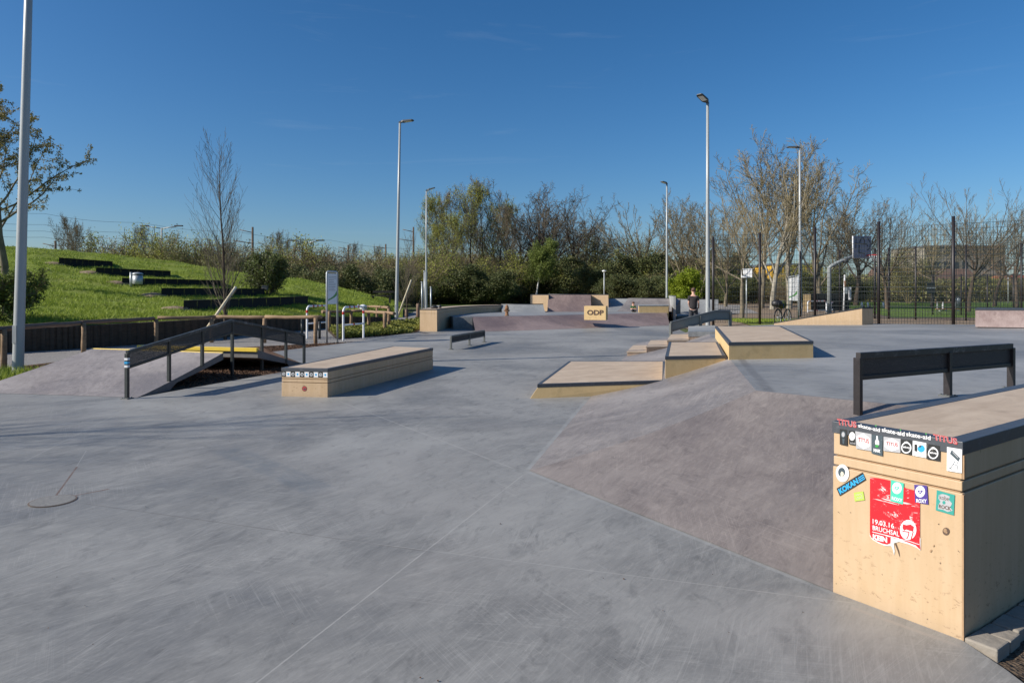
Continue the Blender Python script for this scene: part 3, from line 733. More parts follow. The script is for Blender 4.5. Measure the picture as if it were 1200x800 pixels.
# ---- stair blocks with handrail behind
def block(quad, z0, z1, label, mat='stain'):
    quad = ccw(quad); th = thing('stair_block', (quad[0][0], quad[0][1], z0), label, 'step', 'stair blocks beside the far bank')
    m_ = MB(); m_.prism(quad, z0, z1-.035); m_.build('riser', M[mat], th, bevel=.003)
    m_ = MB(); m_.prism(inset(quad, -.012), z1-.033, z1); m_.build('tread', M['tan'] if mat == 'stain' else M['pale_grey'], th, bevel=.003)
def xr(px, Y): return (px-600)/F*Y
block([(xr(735, 17.2), 17.2), (xr(757.3, 17.2), 17.2), (xr(760.5, 19.3), 19.3), (xr(742.5, 19.3), 19.3)], -.02, .12, 'lowest rust-stained step block, leftmost of the four by the far bank')
block([(xr(757.6, 17.25), 17.25), (xr(781.6, 17.4), 17.4), (xr(783, 19.6), 19.6), (xr(763, 19.6), 19.6)], -.02, .24, 'second lowest rust-stained step block by the far bank')
block([(xr(782, 17.6), 17.6), (xr(806.5, 17.7), 17.7), (xr(806.5, 20.1), 20.1), (xr(787, 20.1), 20.1)], -.02, .38, 'third step block, just left of the pale landing by the far bank')
th = thing('stair_block', (xr(807, 17.9), 17.9, 0), 'pale grey landing with a rusty stain, highest of the steps by the far bank', 'step', 'stair blocks beside the far bank')
mb = MB(); qq = ccw([(xr(806.9, 17.9), 17.9), (xr(837.6, 17.9), 17.9), (xr(838, 21.3), 21.3), (xr(807, 21.3), 21.3)]); mb.prism(qq, -.02, .45); mb.build('riser', M['stain'], th)
mb = MB(); mb.prism(inset(qq, -.012), .45, .585); mb.build('tread', M['pale_grey'], th, bevel=.004)

# ================================================================== rails
def panel_rail(name, loc, top, depth, posts, label, mats, w=.05, tw=.05, perf='perf', post_w=.05, post_d=.05, group=None, bolt=False):
    """top: polyline of the top bar centre; depth: panel height; posts: list of (point on top bar, ground z)"""
    th = thing(name, loc, label, 'skate rail', group)
    top = [Vector(p) for p in top]
    m_ = MB()
    for a_, b_ in zip(top, top[1:]): m_.bar(a_, b_, w, tw)
    m_.build('top_bar', M[mats+'_worn'], th, bevel=.004)
    m_ = MB()
    for a_, b_ in zip(top, top[1:]): m_.bar(a_-Vector((0, 0, depth)), b_-Vector((0, 0, depth)), w*.8, tw*.7)
    m_.build('lower_bar', M[mats], th, bevel=.003)
    m_ = MB()
    for a_, b_ in zip(top, top[1:]):
        dz = Vector((0, 0, tw*.4)); dd = Vector((0, 0, depth-tw*.3)); s_ = (b_-a_).cross(Vector((0, 0, 1))).normalized()*.002
        m_.add([a_-dd+s_, b_-dd+s_, b_-dz+s_, a_-dz+s_, a_-dd-s_, b_-dd-s_, b_-dz-s_, a_-dz-s_], [(0, 1, 2, 3), (7, 6, 5, 4)])
    m_.build('perforated_panel', M[perf], th)
    for p, gz in posts:
        p = Vector(p); m_ = MB(); d = (top[-1]-top[0]).normalized()
        m_.bar(Vector((p.x, p.y, gz-.03)), Vector((p.x, p.y, p.z-tw*.3)), post_w, post_d, up=(d.x, d.y, 0)); m_.build('post', M[mats], th, bevel=.003)
        if gz in (0, .5) : m_ = MB(); m_.box((p.x, p.y, max(gz, .52*(gz > .1))+.006), (.13, .13, .012), math.atan2(d.y, d.x)); [m_.tube([(p.x+sx*.045, p.y+sy*.045, max(gz, .52*(gz > .1))+.010), (p.x+sx*.045, p.y+sy*.045, max(gz, .52*(gz > .1))+.022)], .009, 6) for sx in (-1, 1) for sy in (-1, 1)]; m_.build('base_plate', M['rail_grey'], th, bevel=.002)
    return th
# hump shaped rail across the gap
ra, rb, rc = Vector((-5.82, 10.32, .70)), Vector((-5.45, 13.3, 1.06)), Vector((-4.66, 15.3, .665))
def on(a_, b_, t): return a_.lerp(b_, t)
hr = panel_rail('hump_rail', (ra.x, ra.y, 0), [ra, rb, rc], .235, [(ra, 0), (on(ra, rb, .34), .14), (on(ra, rb, .66), .31), (rb, -.02), (on(rb, rc, .38), -.02), (on(rb, rc, .72), .12), (rc, -.02)],
    'long black perforated rail rising and falling like a roof over the ramp gap', 'rail_dark')
post0 = [k for k in KIDS[hr.name] if k.name.startswith('post')][0]
for zz, cc in ((.60, 'white'), (.545, 'cyan'), (.49, 'white')):
    mb = MB(); mb.box((ra.x-.0, ra.y-.0, zz), (.054, .054, .035), math.atan2(.37, 3)*-1); mb.build('sticker', S[cc], post0)
# flat rail in front of the far ledge
a_ = aty(528, 392.5, at(528.5, 409.5).y); b_ = aty(568, 387, at(568, 401).y)
ar = at(528.5, 409.5); br_ = at(567.5, 401)
za = EYE-(393-HY)*ar.y/F; zb = EYE-(388.3-HY)*br_.y/F
a_ = Vector((ar.x, ar.y, (za+zb)/2)); b_ = Vector((br_.x, br_.y, (za+zb)/2))
panel_rail('flat_rail', (a_.x, a_.y, 0), [a_, b_], .17, [(a_, 0), (on(a_, b_, .52), 0), (b_, 0)], 'short low dark flat rail standing alone on the open plaza', 'rail_grey', perf='perf_dark')
# rail on deck behind the big ledge
a_ = Vector((3.295, 6.5, 1.0)); b_ = Vector((5.63, 7.7, 1.0))
panel_rail('flat_rail', (a_.x, a_.y, .4), [a_, b_], .21, [(a_, .3), (on(a_, b_, .545), .5), (b_, .5)], 'brown-black perforated rail behind the sticker-covered ledge', 'rail_brown', perf='perf_dark', post_w=.07, post_d=.045, tw=.06)
# stair hand rail
a_ = Vector((xr(786, 20.6), 20.6, EYE-(378-HY)*20.6/F)); b_ = Vector((xr(838, 21.2), 21.2, EYE-(364.5-HY)*21.2/F)); c_ = Vector((xr(855.5, 21.4), 21.4, EYE-(364.5-HY)*21.4/F))
panel_rail('hand_rail', (a_.x, a_.y, .2), [a_, b_, c_], .26, [(a_, .2), (on(a_, b_, .66), .2), (c_, .5)], 'sloping grey rail beside the step blocks, in front of the person in black', 'rail_grey', perf='perf_grey', tw=.06, w=.06, post_w=.1, post_d=.06)

# ================================================================== gap ramps on the left
def slab_ramp(name, loc, low, high, thick, label, mat, edge_bar=None):
    """low/high: two points each (left,right); wedge that thins to nothing at the foot"""
    th = thing(name, loc, label, 'skate ramp')
    l0, l1 = Vector(low[0]), Vector(low[1]); h0, h1 = Vector(high[0]), Vector(high[1])
    g_ = MB(); n = 10; P = []
    for i in range(n+1):
        t_ = i/n; row = []
        for j in range(9):
            a1 = l0.lerp(l1, j/8); b1 = h0.lerp(h1, j/8); p = a1.lerp(b1, t_); p.z = a1.z + (b1.z-a1.z)*(t_**1.12); row.append(p)
        P.append(row)
    g_.grid([r for r in P] if (l1-l0).cross(h0-l0).z > 0 else [r[::-1] for r in P]); g_.build('riding_surface', M[mat], th)
    # sides and underside
    s_ = MB()
    for side in (0, 8):
        up = [P[i][side] for i in range(n+1)]; dn = [Vector((p.x, p.y, max(-.05, min(p.z-.02, p.z-thick*(.3+.7*i/n)) if i > 3 else -.05))) for i, p in enumerate(up)]
        vs = up+dn; fs = [(i, i+1, n+1+i+1, n+1+i) for i in range(n)]; s_.add(vs, fs)
    u0, u1 = P[n][0], P[n][8]; s_.add([u0, u1, u1-Vector((0, 0, thick)), u0-Vector((0, 0, thick))], [(0, 1, 2, 3)])
    dnl = [Vector((P[i][0].x, P[i][0].y, P[i][0].z-thick*(.3+.7*i/n))) for i in range(4, n+1)]; dnr = [Vector((P[i][8].x, P[i][8].y, P[i][8].z-thick*(.3+.7*i/n))) for i in range(4, n+1)]
    for i in range(len(dnl)-1): s_.add([dnl[i], dnl[i+1], dnr[i+1], dnr[i]], [(0, 1, 2, 3)])
    s_.build('concrete_edge', M['edge'], th)
    if edge_bar:
        w_, h_ = edge_bar; m_ = MB(); m_.bar(u0+Vector((0, 0, .002)), u1+Vector((0, 0, .002)), w_, h_); m_.build('edge_bar', M['yellow'], th, bevel=.004)
    return th
slab_ramp('kicker_ramp', (-7.2, 10.5, 0), ((-8.85, 11.0, .003), (-5.72, 10.42, .003)), ((-8.57, 13.94, .46), (-5.54, 13.1, .45)), .13, 'concrete kicker ramp with a thin yellow lip, nearer side of the gap', 'ramp', (.03, .02))
slab_ramp('landing_ramp', (-6.4, 16, 0), ((-7.0, 16.8, .003), (-4.70, 15.45, .003)), ((-7.8, 14.25, .47), (-5.12, 13.75, .45)), .16, 'concrete landing ramp with a thick yellow bar, beyond the gap', 'ramp', (.09, .075))
# ================================================================== drain cover
dc = at(62, 587)
th = thing('drain_cover', (dc.x, dc.y, 0), 'round drain cover with a rusty rim set in the plaza near left', 'drain cover')
mb = MB(); mb.add([dc+Vector((rr0*math.cos(R(10*k)), rr0*math.sin(R(10*k)), .004)) for rr0 in (.160, .148) for k in range(36)], [(k, (k+1) % 36, 36+(k+1) % 36, 36+k) for k in range(36)]); mb.build('rim', simple('rusty_rim', (.15, .11, .085), .8, .4, 14), th)
mb = MB(); mb.add([dc+Vector((.149*math.cos(R(10*k)), .149*math.sin(R(10*k)), .006)) for k in range(36)], [tuple(range(36))]); mb.build('lid', simple('drain_lid', (.19, .188, .18), .8, .25, 30, bump=.5), th)

# ================================================================== far skate area
Zp = .54
b0, b1 = Vector((-1.50, 28.1, .003)), Vector((7.8, 33.7, .003)); t0, t1 = Vector((-1.75, 30.2, Zp)), Vector((8.25, 36.4, Zp))
bm = Vector((.55, 29.0, .003)); tm = Vector((.30, 31.2, Zp))
g = MB(); g.grid(bil(b0, bm, tm, t0, 8, 8, .03)); tag(g.build('far_bank_short_side', M['mauve']), kind='structure')
g = MB(); g.grid(bil(bm, b1, t1, tm, 24, 8, .03)); tag(g.build('far_bank', M['mauve']), kind='structure')
mb = MB(); mb.prism(ccw([(-1.75, 30.2), (.30, 31.2), (8.25, 36.4), (9.7, 43), (-3.4, 43), (-3.4, 34), (-2.6, 30.2)]), -.02, Zp); tag(mb.build('far_platform', M['deck']), kind='structure')
# curved ledge
rp = [(-3.1, 28.2), (-2.86, 31), (-2.45, 33.8), (-1.7, 36.2), (-.52, 37.8)]
lp = [(-3.84, 28.45), (-3.6, 31.2), (-3.18, 34.2), (-2.3, 37.0), (-.9, 38.6)]
def dens(P, n=4):
    out = []
    for i in range(len(P)-1):
        p0 = P[max(i-1, 0)]; p1 = P[i]; p2 = P[i+1]; p3 = P[min(i+2, len(P)-1)]
        for k in range(n):
            t_ = k/n; out.append(tuple(.5*((2*p1[j])+(-p0[j]+p2[j])*t_+(2*p0[j]-5*p1[j]+4*p2[j]-p3[j])*t_**2+(-p0[j]+3*p1[j]-3*p2[j]+p3[j])*t_**3) for j in range(2)))
    return out+[P[-1]]
rr, ll = dens(rp), dens(lp)
th = thing('curved_ledge', (-3.45, 28.2, 0), 'curved tall plywood ledge in the left distance, with dark bags on its near end', 'skate ledge')
def strip(th, nm, z0, z1, mat, exp=0):
    m_ = MB(); n = len(rr)
    r2 = []; l2 = []
    for i in range(n):
        d = Vector((rr[i][0]-ll[i][0], rr[i][1]-ll[i][1])).normalized()*exp
        f = Vector((0, -exp if i == 0 else (exp if i == n-1 else 0)))
        r2.append((rr[i][0]+d.x+f.x, rr[i][1]+d.y+f.y)); l2.append((ll[i][0]-d.x+f.x, ll[i][1]-d.y+f.y))
    vs = [(*p, z0) for p in r2]+[(*p, z1) for p in r2]+[(*p, z0) for p in l2]+[(*p, z1) for p in l2]
    fs = []
    for i in range(n-1):
        fs += [(i, i+1, n+i+1, n+i), (2*n+i+1, 2*n+i, 3*n+i, 3*n+i+1), (n+i, n+i+1, 3*n+i+1, 3*n+i)]
    fs += [(2*n, 0, n, 3*n), (n-1, 3*n-1, 4*n-1, 2*n-1)]
    m_.add(vs, fs); return m_.build(nm, mat, th)
zt = .93
strip(th, 'body', -.02, zt-.19, M['ply']); strip(th, 'groove', zt-.19, zt-.18, M['ply_edge'], -.015); strip(th, 'side_board', zt-.18, zt-.045, M['ply'], .002); strip(th, 'coping', zt-.045, zt-.006, M['steel'], .008); strip(th, 'top_slab', zt-.02, zt, M['tan'], -.05)
def bag(name, c, size, mat, label, cat='bag'):
    c = Vector(c); th_ = thing(name, c, label, cat)
    sx, sy, sz = size; m_ = MB(); m_.lathe((0, 0, 0), [(.30, 0), (.46, .12), (.5, .5), (.42, .85), (.2, 1)], 14)
    m_.v = [(c.x+v[0]*sx, c.y+v[1]*sy, c.z+v[2]*sz) for v in m_.v]; m_.build('body', mat, th_)
    m_ = MB(); m_.tube([(c.x-sx*.25, c.y, c.z+sz*.9), (c.x-sx*.1, c.y, c.z+sz*1.15), (c.x+sx*.1, c.y, c.z+sz*1.15), (c.x+sx*.25, c.y, c.z+sz*.9)], .012, 6); m_.build('strap', mat, th_)
bag('shoulder_bag', (-3.32, 29.2, zt), (.34, .25, .12), M['black'], 'small black bag lying on the near end of the curved ledge')
bag('rucksack', (-3.15, 29.9, zt), (.14, .14, .13), M['black'], 'smaller dark bag beside a pale box on the curved ledge')
th = thing('cardboard_box', (-3.30, 30.3, zt), 'small pale box between the dark bags on the curved ledge', 'box')
mb = MB(); mb.box((-3.28, 30.6, zt+.05), (.20, .16, .10), .1); mb.build('body', M['white'], th, bevel=.004); mb = MB(); mb.box((-3.28, 30.6, zt+.104), (.205, .165, .008), .1); mb.build('lid', M['tan'], th)
# hydrant
hl = aty(594, 369, 31.5); hl.z = Zp
th = thing('fire_hydrant', hl, 'brown fire hydrant standing on the edge of the far platform', 'hydrant')
mb = MB(); mb.lathe(hl, [(.11, 0), (.11, .03), (.075, .05), (.075, .30), (.10, .31), (.10, .35), (.085, .36), (.08, .42), (.05, .47), (.02, .49), (.02, .53)], 14); mb.build('barrel', M['rust'], th)
for sx in (-1, 1):
    mb = MB(); mb.tube([hl+Vector((sx*.06, 0, .24)), hl+Vector((sx*.13, 0, .24))], .04, 10); mb.build('outlet', M['rust'], th)
mb = MB(); mb.tube([hl+Vector((0, -.06, .22)), hl+Vector((0, -.14, .22))], .05, 10); mb.build('outlet', M['rust'], th)
# stencilled box
ob = Vector((xr(684.5, 31.2), 31.2, 0)); wz = 24.5/F*31.2
th = thing('wooden_box', (ob.x, 31.2, .42), 'plywood box with dark stencilled letters at the lip of the far bank', 'box')
mb = MB(); mb.prism([(ob.x, 31.2), (ob.x+wz, 30.9), (ob.x+wz+.18, 31.6), (ob.x+.18, 31.9)], .36, EYE-(358.5-HY)*31.2/F); mb.build('panel', M['ply2'], th, bevel=.006)
z0_ = EYE-(369-HY)*31.2/F; z1_ = EYE-(363-HY)*31.2/F
lettering('ODP', S['brown'], th, Vector((ob.x+.13, 31.15, z0_)), Vector((ob.x+wz-.1, 30.921, z0_)), Vector((ob.x+.13, 31.15, z1_)), bold=.035)
# wall ledge on platform
def simple_box(name, quad, z0, z1, label, cat, face, top, cop=None, h=.05):
    quad = ccw(quad); th_ = thing(name, (quad[0][0], quad[0][1], z0), label, cat)
    m_ = MB(); m_.prism(quad, z0, z1-h); m_.build('body', face, th_, bevel=.004)
    m_ = MB(); m_.prism(inset(quad, -.01), z1-h, z1); m_.build('top_slab', top, th_, bevel=.004)
    return th_
simple_box('low_ledge', [(xr(748.7, 36.2), 36.2), (xr(783.3, 36.4), 36.4), (xr(784, 38.4), 38.4), (xr(748, 38.4), 38.4)], Zp-.3, EYE-(357.6-HY)*36.2/F, 'low ledge with a pale top and shaded tan face on the far platform', 'skate ledge', M['ply2'], M['pale_grey'])
# quarter pipe group
def curved(name, x0a, x1a, Y0, Y1, z0, z1, mat, label, cat, sidemat, skew=0.0, par=None, n=8, curve=1.8):
    """quarterpipe face rising away from the camera: pixel columns x0a..x1a at its foot"""
    th_ = par or thing(name, (xr(x0a, Y0), Y0, z0), label, cat)
    P = []
    for i in range(n+1):
        t_ = i/n; Y = Y0+(Y1-Y0)*t_; z = z0+(z1-z0)*t_**curve
        P.append([Vector((xr(x0a, Y0)+(xr(x1a, Y0)-xr(x0a, Y0))*j/6 + skew*t_, Y, z)) for j in range(7)])
    g_ = MB(); g_.grid(P); g_.build('transition', mat, th_)
    s_ = MB()
    for side in (0, 6):
        up = [P[i][side] for i in range(n+1)]; dn = [Vector((p.x, p.y, z0-.2)) for p in up]
        s_.add(up+dn, [(i, i+1, n+2+i, n+1+i) for i in range(n)])
        e_ = up[-1]; s_.add([e_, e_+Vector((0, 1.2, 0)), e_+Vector((0, 1.2, -(z1-z0)-.2)), e_+Vector((0, 0, -(z1-z0)-.2))], [(0, 1, 2, 3)])
    a1, b1_ = P[-1][0], P[-1][6]; up = Vector((0, 1.2, 0)); dn = Vector((0, 0, -(z1-z0)-.2))
    s_.add([a1, b1_, b1_+up, a1+up], [(0, 1, 2, 3)]); s_.add([a1+up, b1_+up, b1_+up+dn, a1+up+dn], [(0, 1, 2, 3)])
    s_.build('side', sidemat, th_)
    m_ = MB(); m_.tube([a1, b1_], .03, 8); m_.build('coping_pipe', M['steel'], th_)
    return th_
Yq = 38.2; ztq = EYE-(345-HY)*39.6/F
q = curved('quarter_pipe', 641, 693, Yq, 39.8, Zp, ztq, M['mauve'], 'mauve concrete quarter pipe in the centre distance, between two plywood boxes', 'quarter pipe', M['pale_grey'], skew=.15)
simple_box('plywood_box', [(xr(621.5, 39.9), 39.9), (xr(642.8, 39.5), 39.5), (xr(642.8, 41.4), 41.4), (xr(622, 41.4), 41.4)], Zp-.3, ztq+.0, 'bright plywood box left of the mauve quarter pipe', 'skate ledge', M['ply'], M['coping'], h=.03)
simple_box('plywood_box', [(xr(690.5, 40.2), 40.2), (xr(713, 39.8), 39.8), (xr(713, 41.6), 41.6), (xr(690.5, 41.6), 41.6)], Zp-.3, ztq-.0, 'bright plywood box right of the mauve quarter pipe', 'skate ledge', M['ply'], M['coping'], h=.03)
curved('mini_quarter_pipe', 589, 640, 36.6, 37.9, Zp, EYE-(356.5-HY)*37.9/F, M['pale_grey'], 'small grey quarter pipe behind the hydrant', 'quarter pipe', M['edge'], skew=-.1, curve=2.2)
curved('grey_bank', 692, 744, 38.9, 41.2, Zp, EYE-(349.8-HY)*41.2/F, M['pale_grey'], 'pale grey bank behind the stencilled box', 'quarter pipe', M['edge'], skew=.9, curve=1.3)
curved('grey_bank', 722, 787, 38.6, 41.0, Zp, EYE-(349.6-HY)*41.0/F, M['bank_grey'], 'darker grey bank behind the low ledge', 'quarter pipe', M['edge'], skew=1.1, curve=1.3)
curved('grey_bank', 792, 842, 42.0, 44.0, -.03, EYE-(350.5-HY)*44./F, M['pale_grey'], 'grey bank right of the upright slab, behind the person in black', 'quarter pipe', M['edge'], skew=.6, curve=1.3)
# upright slab at the platform end
th = thing('concrete_slab', (7.95, 36.6, 0), 'upright grey concrete slab at the right end of the far platform', 'wall')
mb = MB(); P = [(xr(790.5, 36.7), 36.7), (xr(785, 41.8), 41.8)]; d = Vector((P[1][0]-P[0][0], P[1][1]-P[0][1])).normalized(); nn2 = Vector((-d.y, d.x))*.07
qd = [(P[0][0]+nn2.x, P[0][1]+nn2.y), (P[0][0]-nn2.x, P[0][1]-nn2.y), (P[1][0]-nn2.x, P[1][1]-nn2.y), (P[1][0]+nn2.x, P[1][1]+nn2.y)]
mb.prism(ccw(qd), -.02, [1.42]*4); mb.build('panel', M['pale_grey'], th, bevel=.01); mb = MB(); mb.bar(Vector((P[0][0], P[0][1], 1.435)), Vector((P[1][0], P[1][1], 1.435)), .15, .03); mb.build('cap', M['coping'], th)

# right hand wedge ledge on the deck
th = thing('wedge_ledge', (9.6, 24.0, .52), 'long plywood wedge ledge rising to the right along the deck edge', 'skate ledge')
Yw = 25.4; zw = .40
f0, f1, f2 = (xr(907, 26.9), 26.9), (xr(1010.3, Yw), Yw), (xr(1023, 25.6), 25.6)
f3 = (xr(921, 27.5), 27.5)
zl = .39; zr = EYE-(360-HY)*Yw/F
base = [f0, f1, f2, f3]
mb = MB(); mb.prism(base, .2, [zl, zr-.05, zr-.05, zl]); mb.build('body', M['ply'], th, bevel=.004)
mb = MB(); mb.prism(inset(base, -.008), [zl+.0, zr-.05, zr-.05, zl+.0], [zl+.03, zr, zr, zl+.03]); mb.build('coping', M['steel'], th, bevel=.003)
# pink wall at the right edge
th = thing('concrete_wall', (15.2, 22.4, .52), 'pink-grey concrete block with a dark steel edge at the right end of the deck', 'skate ledge')
w0 = (xr(1143, 22.0), 22.0); w1 = (xr(1215, 21.0), 21.0); w2 = (19.5, 20.2); 
wq = [w0, w2, (19.6, 21.9), (xr(1145, 23.0), 23.0)]
zt = EYE-(361.5-HY)*22/F
mb = MB(); mb.prism(wq, .50, zt-.05); mb.build('body', M['pink'], th, bevel=.005); mb = MB(); mb.prism(inset(wq, -.01), zt-.05, zt); mb.build('coping', M['coping'], th, bevel=.004)
# ================================================================== mound
WP = [(-22, 10.5), (-17.5, 14.0), (-15.4, 16.6), (-13.4, 19.1), (-12.4, 20.6), (-11.0, 23.3), (-10.2, 27.0), (-8.7, 31.0), (-7.25, 35.5), (-7.4, 39.5), (-8.2, 45.0)]
WZ = [.6, .6, .6, .6, .62, .66, .62, .5, .33, .12, .0]
SKY = [(-500, 276, 34), (-150, 284, 38), (40, 290, 42), (120, 297, 45), (220, 309, 48), (300, 322, 50), (345, 325, 50), (395, 336, 51), (430, 344, 52), (456, 351.5, 52), (470, 355, 52)]
def sky_at(px):
    xs_ = [s[0] for s in SKY]; return float(np.interp(px, xs_, [s[1] for s in SKY])), float(np.interp(px, xs_, [s[2] for s in SKY]))
def wall_at(px):
    pxs = [600+p[0]/p[1]*F for p in WP]
    return float(np.interp(px, pxs, [p[1] for p in WP])), float(np.interp(px, pxs, WZ))
def mound_s(px, s):
    Yw, zw = wall_at(px); ys, Yc = sky_at(px)
    yw = HY+(EYE-zw)/Yw*F
    if s <= 1:
        Y = Yw+(Yc-Yw)*s; e = s**.85; py = yw+(ys-yw)*e
        return Y, EYE-(py-HY)*Y/F
    zc = EYE-(ys-HY)*Yc/F; Y = Yc+(s-1)*30
    return Y, max(-.1, zc-(s-1)*2.2-((s-1)**2)*3)
def mound(px, py):
    lo, hi = 0., 1.
    for _ in range(40):
        m_ = (lo+hi)/2; Y, z = mound_s(px, m_); q = HY+(EYE-z)/Y*F
        if q > py: lo = m_
        else: hi = m_
    Y, z = mound_s(px, lo); return Vector(((px-600)/F*Y, Y, z))
from mathutils import noise as mn
cols = np.concatenate([np.linspace(-760, -40, 40), np.linspace(-30, 472, 150)])
P = []
for s in np.concatenate([np.linspace(0, 1, 70), np.linspace(1.03, 2.2, 14)]):
    row = []
    for px in cols:
        Y, z = mound_s(px, s); X = (px-600)/F*Y
        k = min(1, s*12)*max(0, min(1, (470-px)/25))
        z += k*(.10*mn.noise(Vector((X*.6, Y*.6, 0)))+.045*mn.noise(Vector((X*2.6, Y*2.6, 3)))+.02*mn.noise(Vector((X*7, Y*7, 5))))
        row.append((X, Y, z))
    P.append(row)
g = MB(); g.grid(P); mo = tag(g.build('grass_mound', M['grass']), kind='structure')
# blades over the mound and beds
nr = np.random.default_rng(3)
def blades(name, pts, hmin, hmax, w, mat, label, tilt=.5):
    n = len(pts); a = nr.uniform(0, 2*np.pi, n); h = nr.uniform(hmin, hmax, n); ww = w*nr.uniform(.6, 1.3, n)
    dx = np.stack([np.cos(a), np.sin(a), np.zeros(n)], 1)*ww[:, None]
    top = pts+np.stack([nr.normal(0, tilt, n)*h, nr.normal(0, tilt, n)*h, h], 1)
    V = np.stack([pts-dx, pts+dx, top], 1).reshape(-1, 3); Fq = np.arange(3*n).reshape(-1, 3)
    o = fast_mesh(name, V, Fq, [mat]); return tag(o, label, None, None, 'stuff')
N = 250000
pxr = nr.uniform(-330, 470, N); sr = nr.uniform(0, 1.0, N)**1.15
Zc = []
Parr = np.array(P)[:70]   # visible part
ci = np.interp(pxr, cols, np.arange(len(cols))); ri = sr*69
c0 = np.floor(ci).astype(int).clip(0, len(cols)-2); r0 = np.floor(ri).astype(int).clip(0, 68); fc = (ci-c0)[:, None]; fr = (ri-r0)[:, None]
pts = (Parr[r0, c0]*(1-fr)*(1-fc)+Parr[r0+1, c0]*fr*(1-fc)+Parr[r0, c0+1]*(1-fr)*fc+Parr[r0+1, c0+1]*fr*fc)
dens_ = np.array([mn.noise(Vector((p[0]*.9, p[1]*.9, 1))) for p in pts[::1]])
keep = dens_ > nr.uniform(-.5, .42, N)
blades('grass', pts[keep], .05, .16, .016, M['blade'], 'short uneven grass covering the mound')
# retaining wall
th = thing('retaining_wall', (-12.4, 20.6, 0), 'dark low timber retaining wall along the foot of the grassy mound', 'wall')
mb = MB()
Wd = dens([(p[0], p[1]) for p in WP], 5); Wz = np.interp(np.linspace(0, len(WZ)-1, len(Wd)), range(len(WZ)), WZ)
for i in range(len(Wd)-1):
    a_, b_ = Vector(Wd[i]), Vector(Wd[i+1]); d = (b_-a_).normalized(); nn = Vector((-d.y, d.x))
    if Wz[i+1] < .03: break
    z0, z1 = Wz[i]+.02, Wz[i+1]+.02
    q_ = [a_-nn*.12, b_-nn*.12, b_+nn*.14, a_+nn*.14]
    mb.prism([tuple(p) for p in q_], -.1, [z0, z1, z1, z0])
mb.build('boards', M['wall'], th)
mb = MB()
for i in range(0, len(Wd)-6):
    for k in (0, 1):
        t_ = k/2; p = Vector(Wd[i]).lerp(Vector(Wd[i+1]), t_); zz = Wz[i]+(Wz[i+1]-Wz[i])*t_
        mb.box((p.x+.1, p.y-.08, zz/2-.03), (.09, .09, zz+.1), .4)
mb.build('posts', M['wall'], th)['label'] = 'dark upright timbers of the retaining wall'
# terrace seat walls
TW = [((69, 302), (69, 310.5), (132, 306.5), (132, 312.5)), ((112.5, 313.5), (112.5, 321), (200, 317.5), (200, 324)), ((143, 325.5), (143, 333), (260, 328.5), (260, 335)),
      ((189, 337.5), (189, 347.5), (310, 338), (310, 346.5)), ((215, 352), (215, 364), (361, 347), (361, 356.5))]
names = ['topmost, shortest', 'second from the top', 'middle', 'second from the bottom', 'lowest and longest']
for (lt, lb, rt, rb_), nm in zip(TW, names):
    n = 9; base_, top_ = [], []
    for k in range(n+1):
        t_ = k/n; px = lb[0]+(rb_[0]-lb[0])*t_; q = mound(px, lb[1]+(rb_[1]-lb[1])*t_); q = q*1.0
        base_.append(q); top_.append(EYE-(lt[1]+(rt[1]-lt[1])*t_-HY)*q.y/F)
    th = thing('seat_wall', base_[0], f'{nm} of the five dark stone seat walls set into the mound', 'seat wall', 'seat walls on the mound')
    m_ = MB(); c_ = MB()
    for k in range(n):
        p, q_ = base_[k].lerp(base_[k+1], .004), base_[k].lerp(base_[k+1], .996); p_, q2 = p*.994, q_*.994
        lo = min(p.z, q_.z)-.7
        m_.prism([(p_.x, p_.y), (q2.x, q2.y), (q_.x*1.02, q_.y*1.02), (p.x*1.02, p.y*1.02)], lo, [top_[k]-.05, top_[k+1]-.05, top_[k+1]-.05, top_[k]-.05])
        c_.prism([(p_.x*.999, p_.y*.999), (q2.x*.999, q2.y*.999), (q_.x*1.021, q_.y*1.021), (p.x*1.021, p.y*1.021)], [top_[k]-.05, top_[k+1]-.05, top_[k+1]-.05, top_[k]-.05], [top_[k], top_[k+1], top_[k+1], top_[k]])
    m_.build('block_face', M['seatwall'], th); c_.build('cap_slab', M['seatwall'], th)
    e_ = base_[0]; m_ = MB(); rg = random.Random(int(e_.x*7))
    m_.lathe((0, 0, 0), [(.6, -.25), (.55, .05), (.35, .16), (.05, .2)], 12)
    m_.v = [tuple(Vector((e_.x-.35, e_.y, e_.z-.02))+Vector((v[0]*1.2*rg.uniform(.85, 1.15), v[1]*.8, v[2]))) for v in m_.v]
    m_.build('worn_soil', M['brown_gravel'], th)
p = mound(308, 347)
th = thing('concrete_block', p, 'small grey block standing on the end of a dark seat wall', 'block')
p = p+Vector((0, .3, .35)); mb = MB(); mb.box(p+Vector((0, 0, .12)), (.32, .25, .26)); mb.build('body', M['edge'], th, bevel=.02)
# bin on the mound
p = mound(153.5, 336); zt_ = EYE-(319-HY)*p.y/F; hgt = zt_-p.z
th = thing('litter_bin', p, 'grey metal litter bin on a post on the grassy mound', 'litter bin')
mb = MB(); mb.tube([p-Vector((0, 0, .1)), p+Vector((0, 0, hgt))], .06, 8); mb.build('post', M['galv'], th)
c = p+Vector((.33, 0, 0)); mb = MB(); mb.lathe(c, [(.2, hgt*.18), (.23, hgt*.22), (.23, hgt*.80)], 18); mb.build('drum', M['galv'], th)
mb = MB(); mb.lathe(c, [(.21, hgt*.80), (.21, hgt*.86)], 18); mb.build('opening', M['black'], th)
mb = MB(); mb.lathe(c, [(.25, hgt*.86), (.25, hgt*.9), (.18, hgt*.97), (.02, hgt*1.0)], 18); mb.build('lid', M['galv'], th)

